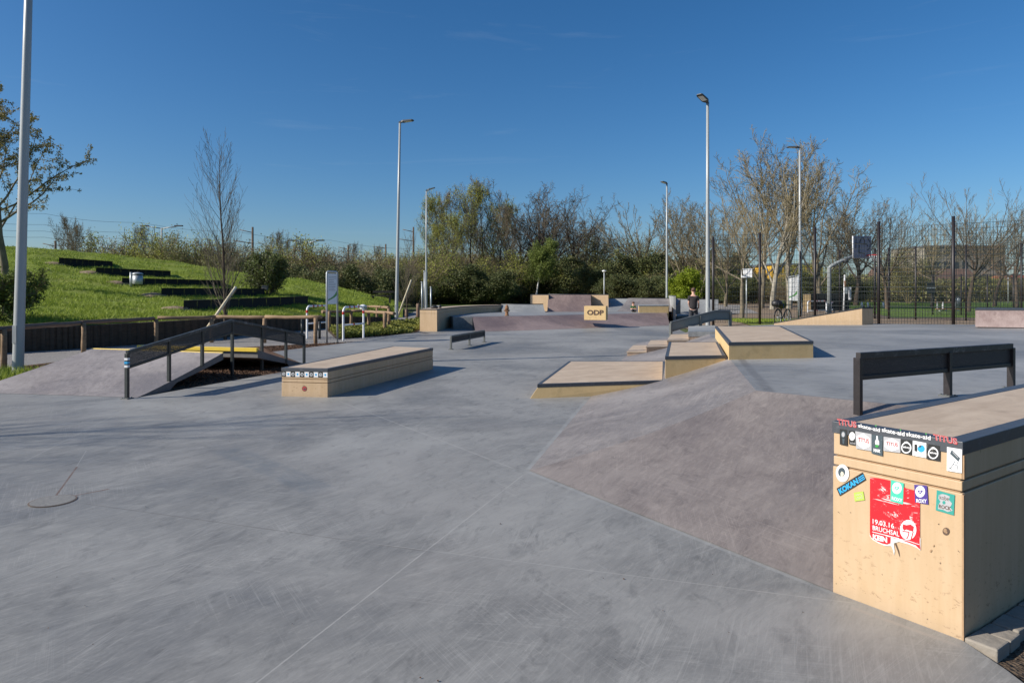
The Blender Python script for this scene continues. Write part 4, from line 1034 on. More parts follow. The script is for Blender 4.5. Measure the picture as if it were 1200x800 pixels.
# ================================================================== log fences
def rnd_log(a_, b_, r, name, th, mat='log', n=8, sag=.02, seed=1):
    rg = random.Random(seed); m_ = MB(); a_, b_ = Vector(a_), Vector(b_); pts_ = []
    L_ = (b_-a_).length; n = max(3, int(L_/.35))
    for i in range(n+1):
        p_ = a_.lerp(b_, i/n); pts_.append(p_+Vector((rg.uniform(-1, 1), rg.uniform(-1, 1), rg.uniform(-1, 1)))*.012*min(1, L_))
    m_.tube(pts_, [r*(1+rg.uniform(-.08, .08)) for _ in pts_], 10); return m_.build(name, M[mat], th)
def log_fence(label, posts, rails, r=.07, mat='log', rmat=None, ends=None):
    p0_ = posts[0][0]; th_ = thing('log_fence', (p0_.x, p0_.y, 0), label, 'fence')
    for i, (p_, h_) in enumerate(posts):
        mat_i = mat
        rnd_log((p_.x, p_.y, -.1), (p_.x, p_.y, h_), r, 'post', th_, mat, seed=i+7)
    for i, (a_, b_) in enumerate(rails): rnd_log(a_, b_, r*.95, 'rail', th_, 'log_dark' if (len(rails) > 4 and i < 3) else mat, seed=i+31)
    return th_
pa = [at(5, 430), at(98, 413), at(183, 402.5), aty(248, 397, 22.4), aty(310, 397, 22.2), at(370, 402)]
ha = [.82, .80, .78, .78, .78, .80]
pp = [Vector((p.x, p.y, 0)) for p in pa]
e0 = pp[0]-Vector((-.35, 5.5, 0)); 
nodes = [e0]+pp; hh = [.82]+ha
log_fence('long peeled-log fence between the path and the left ramps', list(zip(pp, [h for h in ha]))+[(e0, .8)],
    [(Vector((a_.x-.07, a_.y, ha_+.0)), Vector((b_.x-.07, b_.y, hb_+.0))) for a_, b_, ha_, hb_ in zip(nodes, nodes[1:], hh, hh[1:])][:3] +
    [(Vector((a_.x, a_.y+.08, ha_+.02)), Vector((b_.x+.15, b_.y+.08, hb_+.02))) for a_, b_, ha_, hb_ in zip(nodes[3:], nodes[4:], hh[3:], hh[4:])], r=.062)
pb = [at(386, 387), at(411.5, 385.5), at(432, 385), at(451, 391)]
pbp = [Vector((p.x, p.y, 0)) for p in pb]
log_fence('short peeled-log fence behind the red and white barriers', [(p, .82) for p in pbp], [(Vector((pbp[0].x-.3, pbp[0].y, .80)), Vector((pbp[1].x, pbp[1].y, .78))), (Vector((pbp[1].x, pbp[1].y, .80)), Vector((pbp[2].x, pbp[2].y, .79))), (Vector((pbp[2].x-.2, pbp[2].y-.1, .76)), Vector((pbp[3].x+.4, pbp[3].y-.1, .80)))], r=.07)
pc = [at(442, 378), at(455.5, 384.5), at(428, 374.5)]
pcp = [Vector((p.x, p.y, 0)) for p in pc]
log_fence('farther log fence along the path curve, left of the tall lamp', [(pcp[0], .85), (pcp[1], .9), (pcp[2], .8)], [(Vector((pcp[2].x, pcp[2].y, .8)), Vector((pcp[0].x, pcp[0].y, .85))), (Vector((pcp[0].x, pcp[0].y, .85)), Vector((pcp[1].x, pcp[1].y, .93)))], r=.07)
p = at(490, 371.5); log_fence('single weathered post left of the curved ledge', [(Vector((p.x, p.y, 0)), .9), (Vector((p.x-.9, p.y+.9, 0)), .5)], [], r=.12, mat='log_dark')
for px, pt, pb_, lb in ((354, 375, 390, 'dark thin bollard left of the information sign'), (374.5, 378, 393, 'dark thin bollard behind the information sign')):
    p = at(px, pb_+4); th = thing('bollard', p, lb, 'bollard'); h = (pb_+4-pt)/F*p.y
    mb = MB(); mb.tube([p, p+Vector((0, 0, h))], .045, 10); mb.build('shaft', M['rail_dark'], th); mb = MB(); mb.lathe(p, [(.05, h), (.045, h+.03), (.01, h+.045)], 10); mb.build('cap', M['rail_dark'], th)

# ================================================================== tube barriers
def barrier(px0, px1, pytop, pyb0, pyb1, label, mid=.47, bars=4, r=.035, z=0.0, name='tube_barrier'):
    a_ = at(px0, pyb0, z); b_ = at(px1, pyb1, z); h = EYE-(pytop-HY)*a_.y/F-z; th_ = thing(name, a_, label, 'barrier')
    rc = .16; d = (b_-a_).normalized(); L_ = (b_-a_).length
    def path(t0_, t1_, n=40):
        tot = 2*(h-rc)+math.pi*rc+(L_-2*rc); out = []
        for i in range(n+1):
            s_ = (t0_+(t1_-t0_)*i/n)*tot
            if s_ < h-rc: out.append(a_+Vector((0, 0, s_))); continue
            s_ -= h-rc
            if s_ < math.pi*rc/2: q = s_/rc; out.append(a_+d*(rc-rc*math.cos(q))+Vector((0, 0, h-rc+rc*math.sin(q)))); continue
            s_ -= math.pi*rc/2
            if s_ < L_-2*rc: out.append(a_+d*(rc+s_)+Vector((0, 0, h))); continue
            s_ -= L_-2*rc
            if s_ < math.pi*rc/2: q = s_/rc; out.append(b_-d*(rc-rc*math.sin(q))+Vector((0, 0, h-rc+rc*math.cos(q)))); continue
            s_ -= math.pi*rc/2; out.append(b_+Vector((0, 0, max(0, h-rc-s_))))
        return out
    m_ = MB(); m_.tube(path(0, 1, 60), r, 10); m_.build('frame', M['white'], th_)
    for t_ in (.27, .415, .5, .585, .73):
        m_ = MB(); m_.tube(path(t_-.014, t_+.014, 4), r*1.06, 10); m_.build('red_band', M['red'], th_)
    m_ = MB(); m_.tube([a_+Vector((0, 0, h*mid)), b_+Vector((0, 0, h*mid))], r*.8, 8); m_.build('crossbar', M['white'], th_)
    m_ = MB(); q = (a_+b_)/2+Vector((0, 0, h*mid)); m_.tube([q-d*.05, q+d*.05], r*.9, 8); m_.build('red_band', M['red'], th_)
barrier(402.3, 426, 360, 399.5, 396.5, 'red and white tube barrier right of the information sign')
barrier(359.8, 383, 358.8, 397.5, 394.5, 'red and white tube barrier half hidden behind the information sign')
# information sign left
def info_sign(name, px0, px1, pytop, pyb0, pyb1, pnl, label, z=0.0, words_=9):
    a_ = at(px0, pyb0, z); b_ = at(px1, pyb1, z); h = EYE-(pytop-HY)*a_.y/F-z; th_ = thing(name, a_, label, 'sign')
    d = (b_-a_).normalized(); nn_ = Vector((d.y, -d.x, 0))
    m_ = MB(); m_.tube([a_-Vector((0, 0, .05)), a_+Vector((0, 0, h-.06)), a_+d*.02+Vector((0, 0, h-.02)), a_+d*.07+Vector((0, 0, h)), b_-d*.07+Vector((0, 0, h)), b_-d*.02+Vector((0, 0, h-.02)), b_+Vector((0, 0, h-.06)), b_-Vector((0, 0, .05))], .03, 10); m_.build('frame', M['galv'], th_)
    zt1, zb1 = h-.06, h-pnl
    L_ = (b_-a_).length
    def quad(x0, x1, z0, z1, lift): return [a_+d*(x0*L_)+Vector((0, 0, z0))+nn_*lift, a_+d*(x1*L_)+Vector((0, 0, z0))+nn_*lift, a_+d*(x1*L_)+Vector((0, 0, z1))+nn_*lift, a_+d*(x0*L_)+Vector((0, 0, z1))+nn_*lift]
    m_ = MB(); f_ = quad(.06, .94, zb1, zt1, .012); k_ = quad(.06, .94, zb1, zt1, -.012); m_.add(f_+k_, [(0, 1, 2, 3), (7, 6, 5, 4), (0, 4, 5, 1), (1, 5, 6, 2), (2, 6, 7, 3), (3, 7, 4, 0)]); pn = m_.build('panel', M['white'], th_)
    hh_ = zt1-zb1
    # green swoosh
    m_ = MB(); pts_ = [(.1, .20), (.3, .24), (.55, .31), (.75, .41), (.92, .56), (.92, .36), (.7, .27), (.45, .21), (.25, .17), (.1, .12)]
    m_.add([a_+d*(x*L_)+Vector((0, 0, zb1+z_*hh_*.8))+nn_*.014 for x, z_ in pts_], [(0, 1, 8, 9), (1, 2, 7, 8), (2, 3, 6, 7), (3, 4, 5, 6)]); m_.build('green_swoosh', S['lime'] if False else M['green_sign'], pn)
    if words_:
        m_ = MB(); rg = random.Random(2)
        for k in range(words_):
            z_ = zt1-.10-k*(hh_*.5/words_)
            m_.add(quad(.14, rg.uniform(.6, .88), z_-.007, z_+.003, .014), [(0, 1, 2, 3)])
        m_.build('text_lines', S['slate'], pn)
M['green_sign'] = simple('sign_green', (.10, .32, .08), .5, .05, 5)
info_sign('information_sign', 383, 395.3, 318, 402, 400.5, 1.04, 'tall narrow information sign with a green swoosh between the tube barriers')

# ================================================================== lamps
def lamp(px, pyb, pytop, head, label, base=None, lean=0.0, Y=None, tip=None, z=0.0):
    """head: direction of the luminaire in x,y; """
    p = at(px, pyb, z) if Y is None else Vector(((px-600)/F*Y, Y, z))
    h = EYE-(pytop-HY)*p.y/F-z
    th_ = thing('street_lamp', p, label, 'street lamp', 'tall grey street lamps')
    top = p+Vector((lean*h, 0, h))
    m_ = MB(); m_.tube([p-Vector((0, 0, .1)), p+Vector((0, 0, .05)), p+(top-p)*.25, p+(top-p)*.6, top], [.105, .10, .09, .075, .058], 14); m_.build('pole', M['lamp_grey'], th_)
    m_ = MB(); m_.lathe(p, [(.16, 0), (.16, .015), (.11, .03)], 14); m_.build('base_plate', M['galv'], th_)
    m_ = MB(); m_.bar(p+Vector((0, -.098, .6)), p+Vector((0, -.098, .95)), .08, .012, up=(0, 1, 0)); m_.build('service_door', M['lamp_grey'], th_)
    hd = Vector((head[0], head[1], 0)).normalized(); u_ = (hd*math.cos(R(head[2]))+Vector((0, 0, math.sin(R(head[2]))))); side = hd.cross(Vector((0, 0, 1)))
    n_ = side.cross(u_); n_ = n_ if n_.z > 0 else -n_
    def P_(a_, b_, c_): return top+Vector((0, 0, .06))+u_*a_+side*b_+n_*c_
    m_ = MB(); m_.bar(P_(-.06, 0, -.04), P_(.12, 0, .02), .09, .10); m_.build('bracket', M['lamp_dark'], th_)
    m_ = MB(); vs = []
    for a_, w_, lo, hi in ((.08, .09, -.035, .045), (.2, .165, -.035, .07), (.7, .165, -.02, .05), (.78, .12, -.01, .03)):
        vs += [P_(a_, -w_, lo), P_(a_, w_, lo), P_(a_, w_*.8, hi), P_(a_, -w_*.8, hi)]
    fs = [(0, 1, 2, 3), (15, 14, 13, 12)]
    for i in range(3):
        for k in range(4): fs.append((4*i+k, 4*i+4+k, 4*i+4+(k+1) % 4, 4*i+(k+1) % 4))
    m_.add(vs, fs); m_.build('luminaire', M['lamp_dark'], th_, bevel=.008)
    m_ = MB(); m_.add([P_(.26, -.12, -.038), P_(.66, -.12, -.030), P_(.66, .12, -.030), P_(.26, .12, -.038)], [(0, 1, 2, 3)]); m_.build('lens', M['white'], th_)
lamp(21, 437, -190, (1, .2, 4), 'tall grey lamp pole at the left edge whose head is above the picture', lean=.028)
lamp(464.5, 377, 144.5, (1, -.15, 5), 'tall grey lamp with its head to the right, left of the curved ledge', lean=.018)
lamp(499.5, 364.8, 224, (1, .1, 18), 'tall grey lamp behind the curved ledge, smaller than the one on its left', lean=.002)
lamp(829.5, 385.2, 122, (-.75, -.75, 16), 'nearest tall grey lamp on the right, behind the rail and step blocks', lean=-.001)
lamp(781.5, 366, 216, (-.7, -.7, 5), 'tall grey lamp left of the bright green bush', lean=.0)
lamp(938, 373, 174, (-1, .2, 3), 'tall grey lamp among the bare trees behind the sports court fence', lean=-.004)
# small path lamps
def small_lamp(px, Y, pytop, label, head=True):
    p = Vector(((px-600)/F*Y, Y, 0)); h = EYE-(pytop-HY)*Y/F
    th_ = thing('path_lamp', p, label, 'lamp'); m_ = MB(); m_.tube([p, p+Vector((0, 0, h-.15))], .07 if Y > 50 else .05, 8); m_.build('pole', M['lamp_grey'], th_)
    m_ = MB(); m_.lathe(p, [(.09, h-.2), (.24, h-.08), (.24, h), (.05, h+.05)], 12); m_.build('lamp_head', M['white'], th_)
small_lamp(708, 75, 317, 'small pale lamp in front of the woodland behind the quarter pipe')
small_lamp(1181.5, 90, 315, 'small pale lamp at the far right behind the court fences')
for px, t_, b_, l_ in ((494.5, 331, 362, 'thin grey post immediately left of the smaller left lamp'), (497.5, 318, 362, 'thicker grey post with a flat cap by the smaller left lamp'), (505, 337, 360, 'short thin grey post right of the smaller left lamp')):
    p = Vector(((px-600)/F*52, 52, 0)); h = EYE-(t_-HY)*52/F; th = thing('metal_post', p, l_, 'post'); mb = MB(); mb.tube([p, p+Vector((0, 0, h))], .06, 8); mb.build('shaft', M['galv'], th); mb = MB(); mb.lathe(p, [(.09, h), (.09, h+.06)], 8); mb.build('cap', M['galv'], th)
# double arm lights and catenary masts beyond the mound
for px, w_, pt, Y, l_ in ((189.5, 38, 267, 95, 'distant two-armed street light above the seat walls'), (359, 31, 284, 95, 'distant two-armed street light right of the dark mound bush')):
    p = Vector(((px-600)/F*Y, Y, -.1)); h = EYE-(pt-HY)*Y/F+.1; th = thing('two_armed_light', p, l_, 'street lamp', 'distant two-armed street lights')
    mb = MB(); mb.tube([p, p+Vector((0, 0, h))], [.16, .11], 8); mb.build('pole', M['lamp_grey'], th)
    for sx in (-1, 1):
        L_ = w_/2/F*Y; mb = MB(); mb.tube([p+Vector((0, 0, h-.1)), p+Vector((sx*L_, 0, h+.25))], .07, 6); mb.build('arm', M['lamp_grey'], th)
        mb = MB(); mb.box(p+Vector((sx*(L_+.1), 0, h+.28)), (1.1, .35, .16)); mb.build('lamp_head', M['lamp_dark'], th)
masts = []
for px, pt, Y, l_ in ((296, 266, 120, 'brown railway mast beside the young staked tree'), (452, 286, 150, 'brown railway mast between the lamp and the mound'), (408, 287, 150, 'slim railway mast above the bare bushes'), (484.5, 266, 140, 'reddish railway mast behind the second young tree'), (65, 282, 120, 'railway mast on the horizon left of the seat walls')):
    p = Vector(((px-600)/F*Y, Y, -.1)); h = EYE-(pt-HY)*Y/F+.1; th = thing('railway_mast', p, l_, 'mast', 'railway masts'); masts.append((p, h))
    mb = MB(); mb.tube([p, p+Vector((0, 0, h))], [.28, .17], 6); mb.build('pole', M['bark_brown'], th)
    for zz, L_ in ((h-.5, -2.2), (h-2.4, -3.4)):
        mb = MB(); mb.tube([p+Vector((0, 0, zz-.5)), p+Vector((L_, 0, zz))], .07, 5); mb.build('bracket_arm', M['bark_brown'], th)
th = thing('overhead_line', (-60, 125, 9), 'thin railway wires strung across the sky above the mound', 'wires')
for k, (ya, yb, Y) in enumerate(((240, 292, 118), (254, 300, 118), (262, 306, 118), (270, 310, 118))):
    mb = MB(); pts_ = []
    for i in range(41):
        t_ = i/40; px = -60+t_*560; py = ya+(yb-ya)*t_+3*math.sin(math.pi*((t_*5) % 1)); Yk = Y+t_*40; pts_.append(aty(px, py, Yk))
    mb.tube(pts_, .022, 4); mb.build('wire', M['lamp_dark'], th)

# ================================================================== ball court fences
def mesh_fence(label, posts, H, zb, panels, hs=.2, vs=.10, rp=.045, wire=.006, cat='fence', top_off=.05, loc=None, col='rail_dark'):
    th_ = thing('mesh_fence', (posts[0][0], posts[0][1], zb), label, cat)
    for i, (x, y, *h_) in enumerate(posts):
        m_ = MB(); m_.tube([(x, y, zb-.5), (x, y, zb+(h_[0] if h_ else H)+top_off)], rp, 8); m_.build('post', M['rail_brown'], th_)
    for i, j in panels:
        a_, b_ = Vector((*posts[i][:2], zb)), Vector((*posts[j][:2], zb)); L_ = (b_-a_).length; d = (b_-a_).normalized(); m_ = MB()
        n = int(H/hs)
        for k in range(n+1):
            z_ = .08+k*(H-.1)/n; 
            m_.bar(a_+Vector((0, 0, z_)), b_+Vector((0, 0, z_)), wire*2.2, wire*2.2)
        n = int(L_/vs)
        for k in range(1, n):
            q = a_+d*(L_*k/n); m_.bar(q+Vector((0, 0, .05)), q+Vector((0, 0, H)), wire*1.4, wire*1.4, up=(0, 1, 0))
        m_.build('mesh_panel', M[col], th_)
    return th_
near = [(9.08, 30.8), (10.96, 30.2), (12.78, 28.8), (14.72, 27.4), (16.55, 25.6), (18.4, 24.3), (20.3, 23.0), (22.2, 21.7)]
# tops follow the photograph: 4 m panels
tops = [279, 274, 267, 261, 255, 250, 245, 240]
np_ = [(x, y, EYE-(t-HY)*y/F-.2) for (x, y), t in zip(near, tops)]
mesh_fence('tall dark mesh fence on the near side of the sports court, behind the deck', np_, 4.0, .2, [(i, i+1) for i in range(len(np_)-1)], rp=.06)
fpx = [(938, 283), (984, 285), (1025, 287), (1041.5, 287), (1073, 285), (1132, 283), (1197, 280)]
fY = [39.5, 38.3, 37, 36.5, 35.4, 34.2, 33.0]
fp_ = [(xr(px, Y), Y) for (px, t), Y in zip(fpx, fY)]+[(26.6, 31.8), (28.5, 30.6)]
mesh_fence('tall mesh fence on the far side of the sports court', fp_, 3.75, .2, [(i, i+1) for i in range(len(fp_)-1)], rp=.05)
lo = [(xr(px, Y), Y) for px, Y in ((1093, 43), (1126.5, 42.5), (1157, 42), (1187.5, 41.5), (1222, 41))]
mesh_fence('lower mesh fence at the right, between the court and the lawn', lo, 2.5, .2, [(i, i+1) for i in range(len(lo)-1)], rp=.045)
th = thing('notice_board', (xr(1092, 42.8), 42.8, 1.7), 'small dark board fixed high on the lower mesh fence', 'sign')
mb = MB(); mb.box((xr(1091, 42.85), 42.85, EYE-(337.5-HY)*42.85/F), (.52, .04, .72)); mb.build('panel', M['rail_dark'], th, bevel=.01); mb = MB(); mb.box((xr(1091, 42.85), 42.82, EYE-(337.5-HY)*42.85/F), (.56, .02, .05)); mb.build('bracket', M['galv'], th)

# ================================================================== basketball hoop
Yh = 33.0; zb = .2
base = Vector((xr(971.8, Yh), Yh, zb))
def H_(px, py, dy=0): return aty(px, py, Yh+dy)
th = thing('basketball_hoop', base, 'basketball hoop with graffiti on its backboard and a bent grey post', 'basketball hoop')
mb = MB(); mb.tube([base-Vector((0, 0, .1)), H_(971.8, 322), H_(971.6, 314), H_(974.5, 311.5), H_(981, 308), H_(1001, 299.5)], [.10, .09, .09, .09, .085, .07], 12); mb.build('post', simple('hoop_post_grey', (.25, .27, .27), .5, .12, 8), th)
mb = MB(); mb.tube([H_(990, 302.5), H_(991.5, 308)], .13, 8); mb.build('clamp', M['lamp_dark'], th)
bb = [H_(999.5, 276.5, -.1), H_(999.8, 302.5, -.1), H_(1020.5, 303, .5), H_(1020.5, 277, .5)]
nb = (bb[1]-bb[0]).cross(bb[3]-bb[0]).normalized()
if nb.y > 0: nb = -nb
mb = MB(); mb.add([p+nb*.02 for p in bb]+[p-nb*.02 for p in bb], [(0, 1, 2, 3), (7, 6, 5, 4), (0, 4, 5, 1), (1, 5, 6, 2), (2, 6, 7, 3), (3, 7, 4, 0)])
board = mb.build('backboard', simple('backboard_grey', (.28, .27, .31), .6, .1, 4), th)
mb = MB(); mb.tube([bb[0], bb[1]], .035, 6); mb.build('board_edge', M['white'], th)
def bbp(u_, v_, l=.026): return bb[0].lerp(bb[3], u_).lerp(bb[1].lerp(bb[2], u_), v_)+nb*l
for pts_ in ([(.1, .33), (.75, .36), (.8, .45)], [(.3, .75), (.32, .4)], [(.3, .75), (.62, .78)], [(.4, .12), (.35, .3)], [(.4, .12), (.55, .08), (.62, .2), (.6, .34)], [(.8, .08), (.95, .3), (.9, .55), (.78, .62)], [(.12, .55), (.15, .1)]):
    mb = MB(); mb.tube([bbp(*q) for q in pts_], .02, 5); mb.build('graffiti', M['black'], board)
rimc = bbp(.78, .86, .38); rr_ = .225
mb = MB(); mb.tube([rimc+Vector((rr_*math.cos(R(k*20)), rr_*math.sin(R(k*20)), 0)) for k in range(19)], .016, 6); mb.build('rim', M['red'], th)
mb = MB(); mb.bar(bbp(.78, .86, .02), bbp(.78, .86, .17), .12, .06); mb.build('rim_bracket', M['red'], th)
mb = MB()
for k in range(12):
    a0, a1 = R(k*30), R(k*30+22); mb.tube([rimc+Vector((rr_*math.cos(a0), rr_*math.sin(a0), 0)), rimc+Vector((.12*math.cos(a1), .12*math.sin(a1), -.3))], .006, 4)
mb.build('net', M['white'], th)

# ================================================================== signs right, barriers, misc
p = aty(877.5, 372, 37); p.z = .2
th = thing('small_sign', aty(875, 350, 36.6), 'white square sign fixed on the trunk behind the court fence', 'sign')
mb = MB(); mb.box(aty(875, 320, 36.3), (.56, .03, .48), -.35); pn = mb.build('panel', M['white'], th, bevel=.01)
c = aty(875, 320, 36.4); mb = MB(); mb.add([c+Vector((x, -.018, z)) for x, z in ((-.24, -.2), (.24, -.15), (.24, -.2), (-.24, -.22))], [(0, 3, 2, 1)]); mb.build('green_strip', M['green_sign'], pn)
mb = MB(); mb.tube([Vector((c.x, c.y+.04, .1)), Vector((c.x, c.y+.04, c.z))], .03, 8); mb.build('post', M['galv'], th)
info_sign('information_sign', 924.3, 935.6, 324.5, 377, 380.5, 1.12, 'white information sign with a green swoosh behind the bicycle', z=.2, words_=6)
barrier(946.5, 968.5, 353, 366.5, 366, 'white and red tube barrier left of the basketball post', z=.2, r=.05, mid=.18)
barrier(974, 977, 355, 366, 363, 'white and red tube barrier seen end-on right of the basketball post', z=.2, r=.05, mid=.18)
simple_box('plywood_box', [(xr(941.5, 52), 52), (xr(950, 52), 52), (xr(950, 53.5), 53.5), (xr(941.5, 53.5), 53.5)], .2, EYE-(344-HY)*52/F, 'small tan box end behind the tube barriers', 'skate ledge', M['ply2'], M['edge'])
simple_box('dark_wall', [(xr(950.5, 52.2), 52.2), (xr(994, 53.5), 53.5), (xr(995, 54.5), 54.5), (xr(951, 53.5), 53.5)], .2, EYE-(343.8-HY)*52/F, 'long dark low wall behind the basketball post', 'wall', M['seatwall'], M['edge'])
p = aty(991, 350, 50); th = thing('marker_post', Vector((p.x, 50, .2)), 'white post with a leaning orange and white bar beyond the court', 'post')
mb = MB(); mb.tube([Vector((p.x-.15, 50, .2)), aty(990, 322, 50)], .06, 8); mb.build('bar', M['white'], th); mb = MB(); mb.tube([aty(990.5, 336, 49.9), aty(990.2, 329, 49.9)], .075, 8); mb.build('orange_band', M['rust'], th)
mb = MB(); mb.box(aty(996, 343.5, 50), (.14, .14, .95)); mb.build('post', M['white'], th)
mb = MB(); mb.box(aty(991.5, 340, 49.8), (.22, .12, .5)); mb.build('collar', M['galv'], th)
for k, (px, lb) in enumerate(((1010.5, 'leftmost of the three short white posts by the lawn'), (1017.5, 'middle of the three short white posts by the lawn'), (1036, 'rightmost of the three short white posts by the lawn'))):
    Y = 62; p = Vector((xr(px, Y), Y, .2)); th = thing('short_post', p, lb, 'post', 'short white posts by the lawn')
    mb = MB(); mb.tube([p, p+Vector((-.06, 0, .55))], .09, 8); mb.build('shaft', M['white'], th); mb = MB(); mb.tube([p+Vector((.16, 0, 0)), p+Vector((.16, 0, .28))], .08, 8); mb.build('foot', M['rust'], th)
# bench with red-white legs
Y = 52; p = Vector((xr(1100, Y), Y, .2)); th = thing('park_bench', p, 'bench with reddish slats and white legs on the lawn behind the fences', 'bench')
x0_, x1_ = xr(1098, Y), xr(1124, Y); zs_ = EYE-(362-HY)*Y/F; zbk = EYE-(353.5-HY)*Y/F
mb = MB(); mb.box(((x0_+x1_)/2, Y, zs_), (x1_-x0_, .45, .06)); mb.build('seat', M['rust'], th, bevel=.01)
mb = MB(); mb.box(((x0_+x1_)/2-.2, Y+.25, zbk-.05), (x1_-x0_-.4, .05, .10)); mb.build('backrest', M['rust'], th, bevel=.01)
for sx in (.1, .35, .9):
    x_ = x0_+(x1_-x0_)*sx; mb = MB(); mb.bar(Vector((x_, Y-.1, .2)), Vector((x_, Y-.1, zs_)), .12, .12, up=(0, 1, 0)); mb.bar(Vector((x_, Y+.25, .2)), Vector((x_, Y+.25, zbk)), .07, .07, up=(0, 1, 0)); mb.build('leg', M['white'], th)
Y = 64; p = Vector((xr(1123, Y), Y, .2)); th = thing('litter_bin', p, 'small pale bin on the lawn behind the fences', 'litter bin'); mb = MB(); mb.lathe(p, [(.22, .1), (.24, .9), (.2, .95)], 10); mb.build('drum', M['galv'], th); mb = MB(); mb.lathe(p, [(.26, .95), (.26, 1.0), (.1, 1.1)], 10); mb.build('lid', M['lamp_dark'], th)
# bin near the log fence, behind the barrier
p = at(425.5, 376.5); th = thing('litter_bin', p, 'pale round bin at the end of the retaining wall, above the log fence', 'litter bin'); mb = MB(); mb.lathe(p, [(.2, .25), (.22, .8)], 14); mb.build('drum', M['galv'], th); mb = MB(); mb.lathe(p, [(.24, .8), (.24, .86), (.05, .95)], 14); mb.build('lid', M['white'], th); mb = MB(); mb.tube([p+Vector((-.27, 0, 0)), p+Vector((-.27, 0, .95))], .04, 8); mb.build('post', M['galv'], th)
p = mound(447, 353.5); 
th = thing('park_bench', p, 'dark bench at the right foot of the mound', 'bench'); mb = MB(); mb.box(p+Vector((0, 0, .42)), (1.5, .4, .06)); mb.build('seat', M['seatwall'], th); mb = MB(); mb.box(p+Vector((0.1, .2, .72)), (1.5, .05, .16)); mb.build('backrest', M['seatwall'], th)
for sx in (-.6, .6): mb = MB(); mb.box(p+Vector((sx, 0, .15)), (.08, .35, .5)); mb.build('leg', M['seatwall'], th)

# ================================================================== bicycle
def bicycle():
    Yb = 29.6; zb = .2; r = .34
    c1 = Vector((xr(908.0, Yb+.2), Yb-.15, zb+r)); c2 = Vector((xr(929, Yb), Yb+.55, zb+r)) # rear left, front right
    d = (c2-c1).normalized(); up = Vector((0, 0, 1)); s_ = d.cross(up)
    th_ = thing('bicycle', Vector((c1.x, c1.y, zb)), 'dark bicycle with black bags on its rack, leaning in front of the court fence', 'bicycle')
    for c in (c1, c2):
        m_ = MB(); m_.tube([c+d*(r*math.cos(R(k*10)))+up*(r*math.sin(R(k*10))) for k in range(37)], .022, 6, cap=False); w = m_.build('wheel', M['rubber'], th_)
        m_ = MB(); m_.tube([c+d*((r-.03)*math.cos(R(k*10)))+up*((r-.03)*math.sin(R(k*10))) for k in range(37)], .010, 5, cap=False); m_.build('rim', M['galv'], w)
        m_ = MB()
        for k in range(14): m_.tube([c, c+d*((r-.03)*math.cos(R(k*25.7)))+up*((r-.03)*math.sin(R(k*25.7)))], .0025, 3)
        m_.build('spokes', M['galv'], w)
        m_ = MB(); m_.tube([c-s_*.05, c+s_*.05], .025, 8); m_.build('hub', M['galv'], w)
    L_ = (c2-c1).length
    bbk = c1+d*(L_*.42)-up*.05; st = c1+d*(L_*.32)+up*.42; hd1 = c1+d*(L_*.80)+up*.42; hd0 = c1+d*(L_*.82)+up*.30
    m_ = MB()
    for a_, b_, rr2 in ((bbk, st, .018), (st, hd1, .018), (bbk, hd0, .022), (hd0, hd1, .02), (c1, bbk, .012), (c1, st, .012), (hd0, c2, .014)): m_.tube([a_, b_], rr2, 8)
    m_.build('frame', M['rail_dark'], th_)
    m_ = MB(); m_.tube([st, st+up*.14], .013, 6); m_.build('seat_post', M['galv'], th_)
    m_ = MB(); m_.lathe(st+up*.14, [(.05, 0), (.11, .03), (.1, .06), (.04, .07)], 10); m_.build('saddle', M['black'], th_)
    hb = hd1+up*.12; m_ = MB(); m_.tube([hd1, hb], .013, 6); m_.tube([hb+s_*.28-d*.15, hb+s_*.25, hb-s_*.25, hb-s_*.28-d*.15], .014, 8); m_.build('handlebar', M['black'], th_)
    m_ = MB(); m_.tube([c1+up*(r+.08)-d*.28, st], .01, 6); m_.tube([c1, c1+up*(r+.08)-d*.1], .008, 6); rk = m_.build('rack', M['black'], th_)
    m_ = MB(); m_.tube([bbk+s_*.03, bbk+s_*.12, bbk+s_*.12-up*.17, bbk+s_*.2-up*.17], .012, 6); m_.tube([bbk-s_*.03, bbk-s_*.12, bbk-s_*.12+up*.17, bbk-s_*.2+up*.17], .012, 6); m_.build('crank', M['galv'], th_)
    m_ = MB(); m_.tube([c1+d*((r+.03)*math.cos(R(k)))+up*((r+.03)*math.sin(R(k))) for k in range(20, 190, 17)], .02, 5); m_.build('mudguard', M['black'], th_)
    return c1, d, s_, up, r
c1, d, s_, up, r_ = bicycle()
for off, sz, mt, lb in ((c1+up*(r_+.26)-d*.10, (.24, .20, .15), 'black', 'black roll bag strapped on the bicycle rack'), (c1+up*(r_+.20)+d*.30+s_*.05, (.19, .16, .17), 'lf_dark', 'dark green bag in front of the roll bag on the bicycle')):
    th = thing('bicycle_bag', off, lb, 'bag'); m_ = MB(); m_.lathe((0, 0, 0), [(.3, -1), (.8, -.8), (1, -.2), (.95, .5), (.5, .95)], 12)
    m_.v = [tuple(off+Vector((v[0]*sz[0], v[1]*sz[1], v[2]*sz[2]))) for v in m_.v]; m_.build('body', M[mt], th)
    m_ = MB(); m_.tube([off+Vector((0, -sz[1]*1.02, -sz[2])), off+Vector((0, -sz[1]*1.05, 0)), off+Vector((0, 0, sz[2]*1.02))], .012, 5); m_.build('strap', M['rail_dark'] if mt == 'black' else simple('blue_strap', (.03, .1, .3)), th)

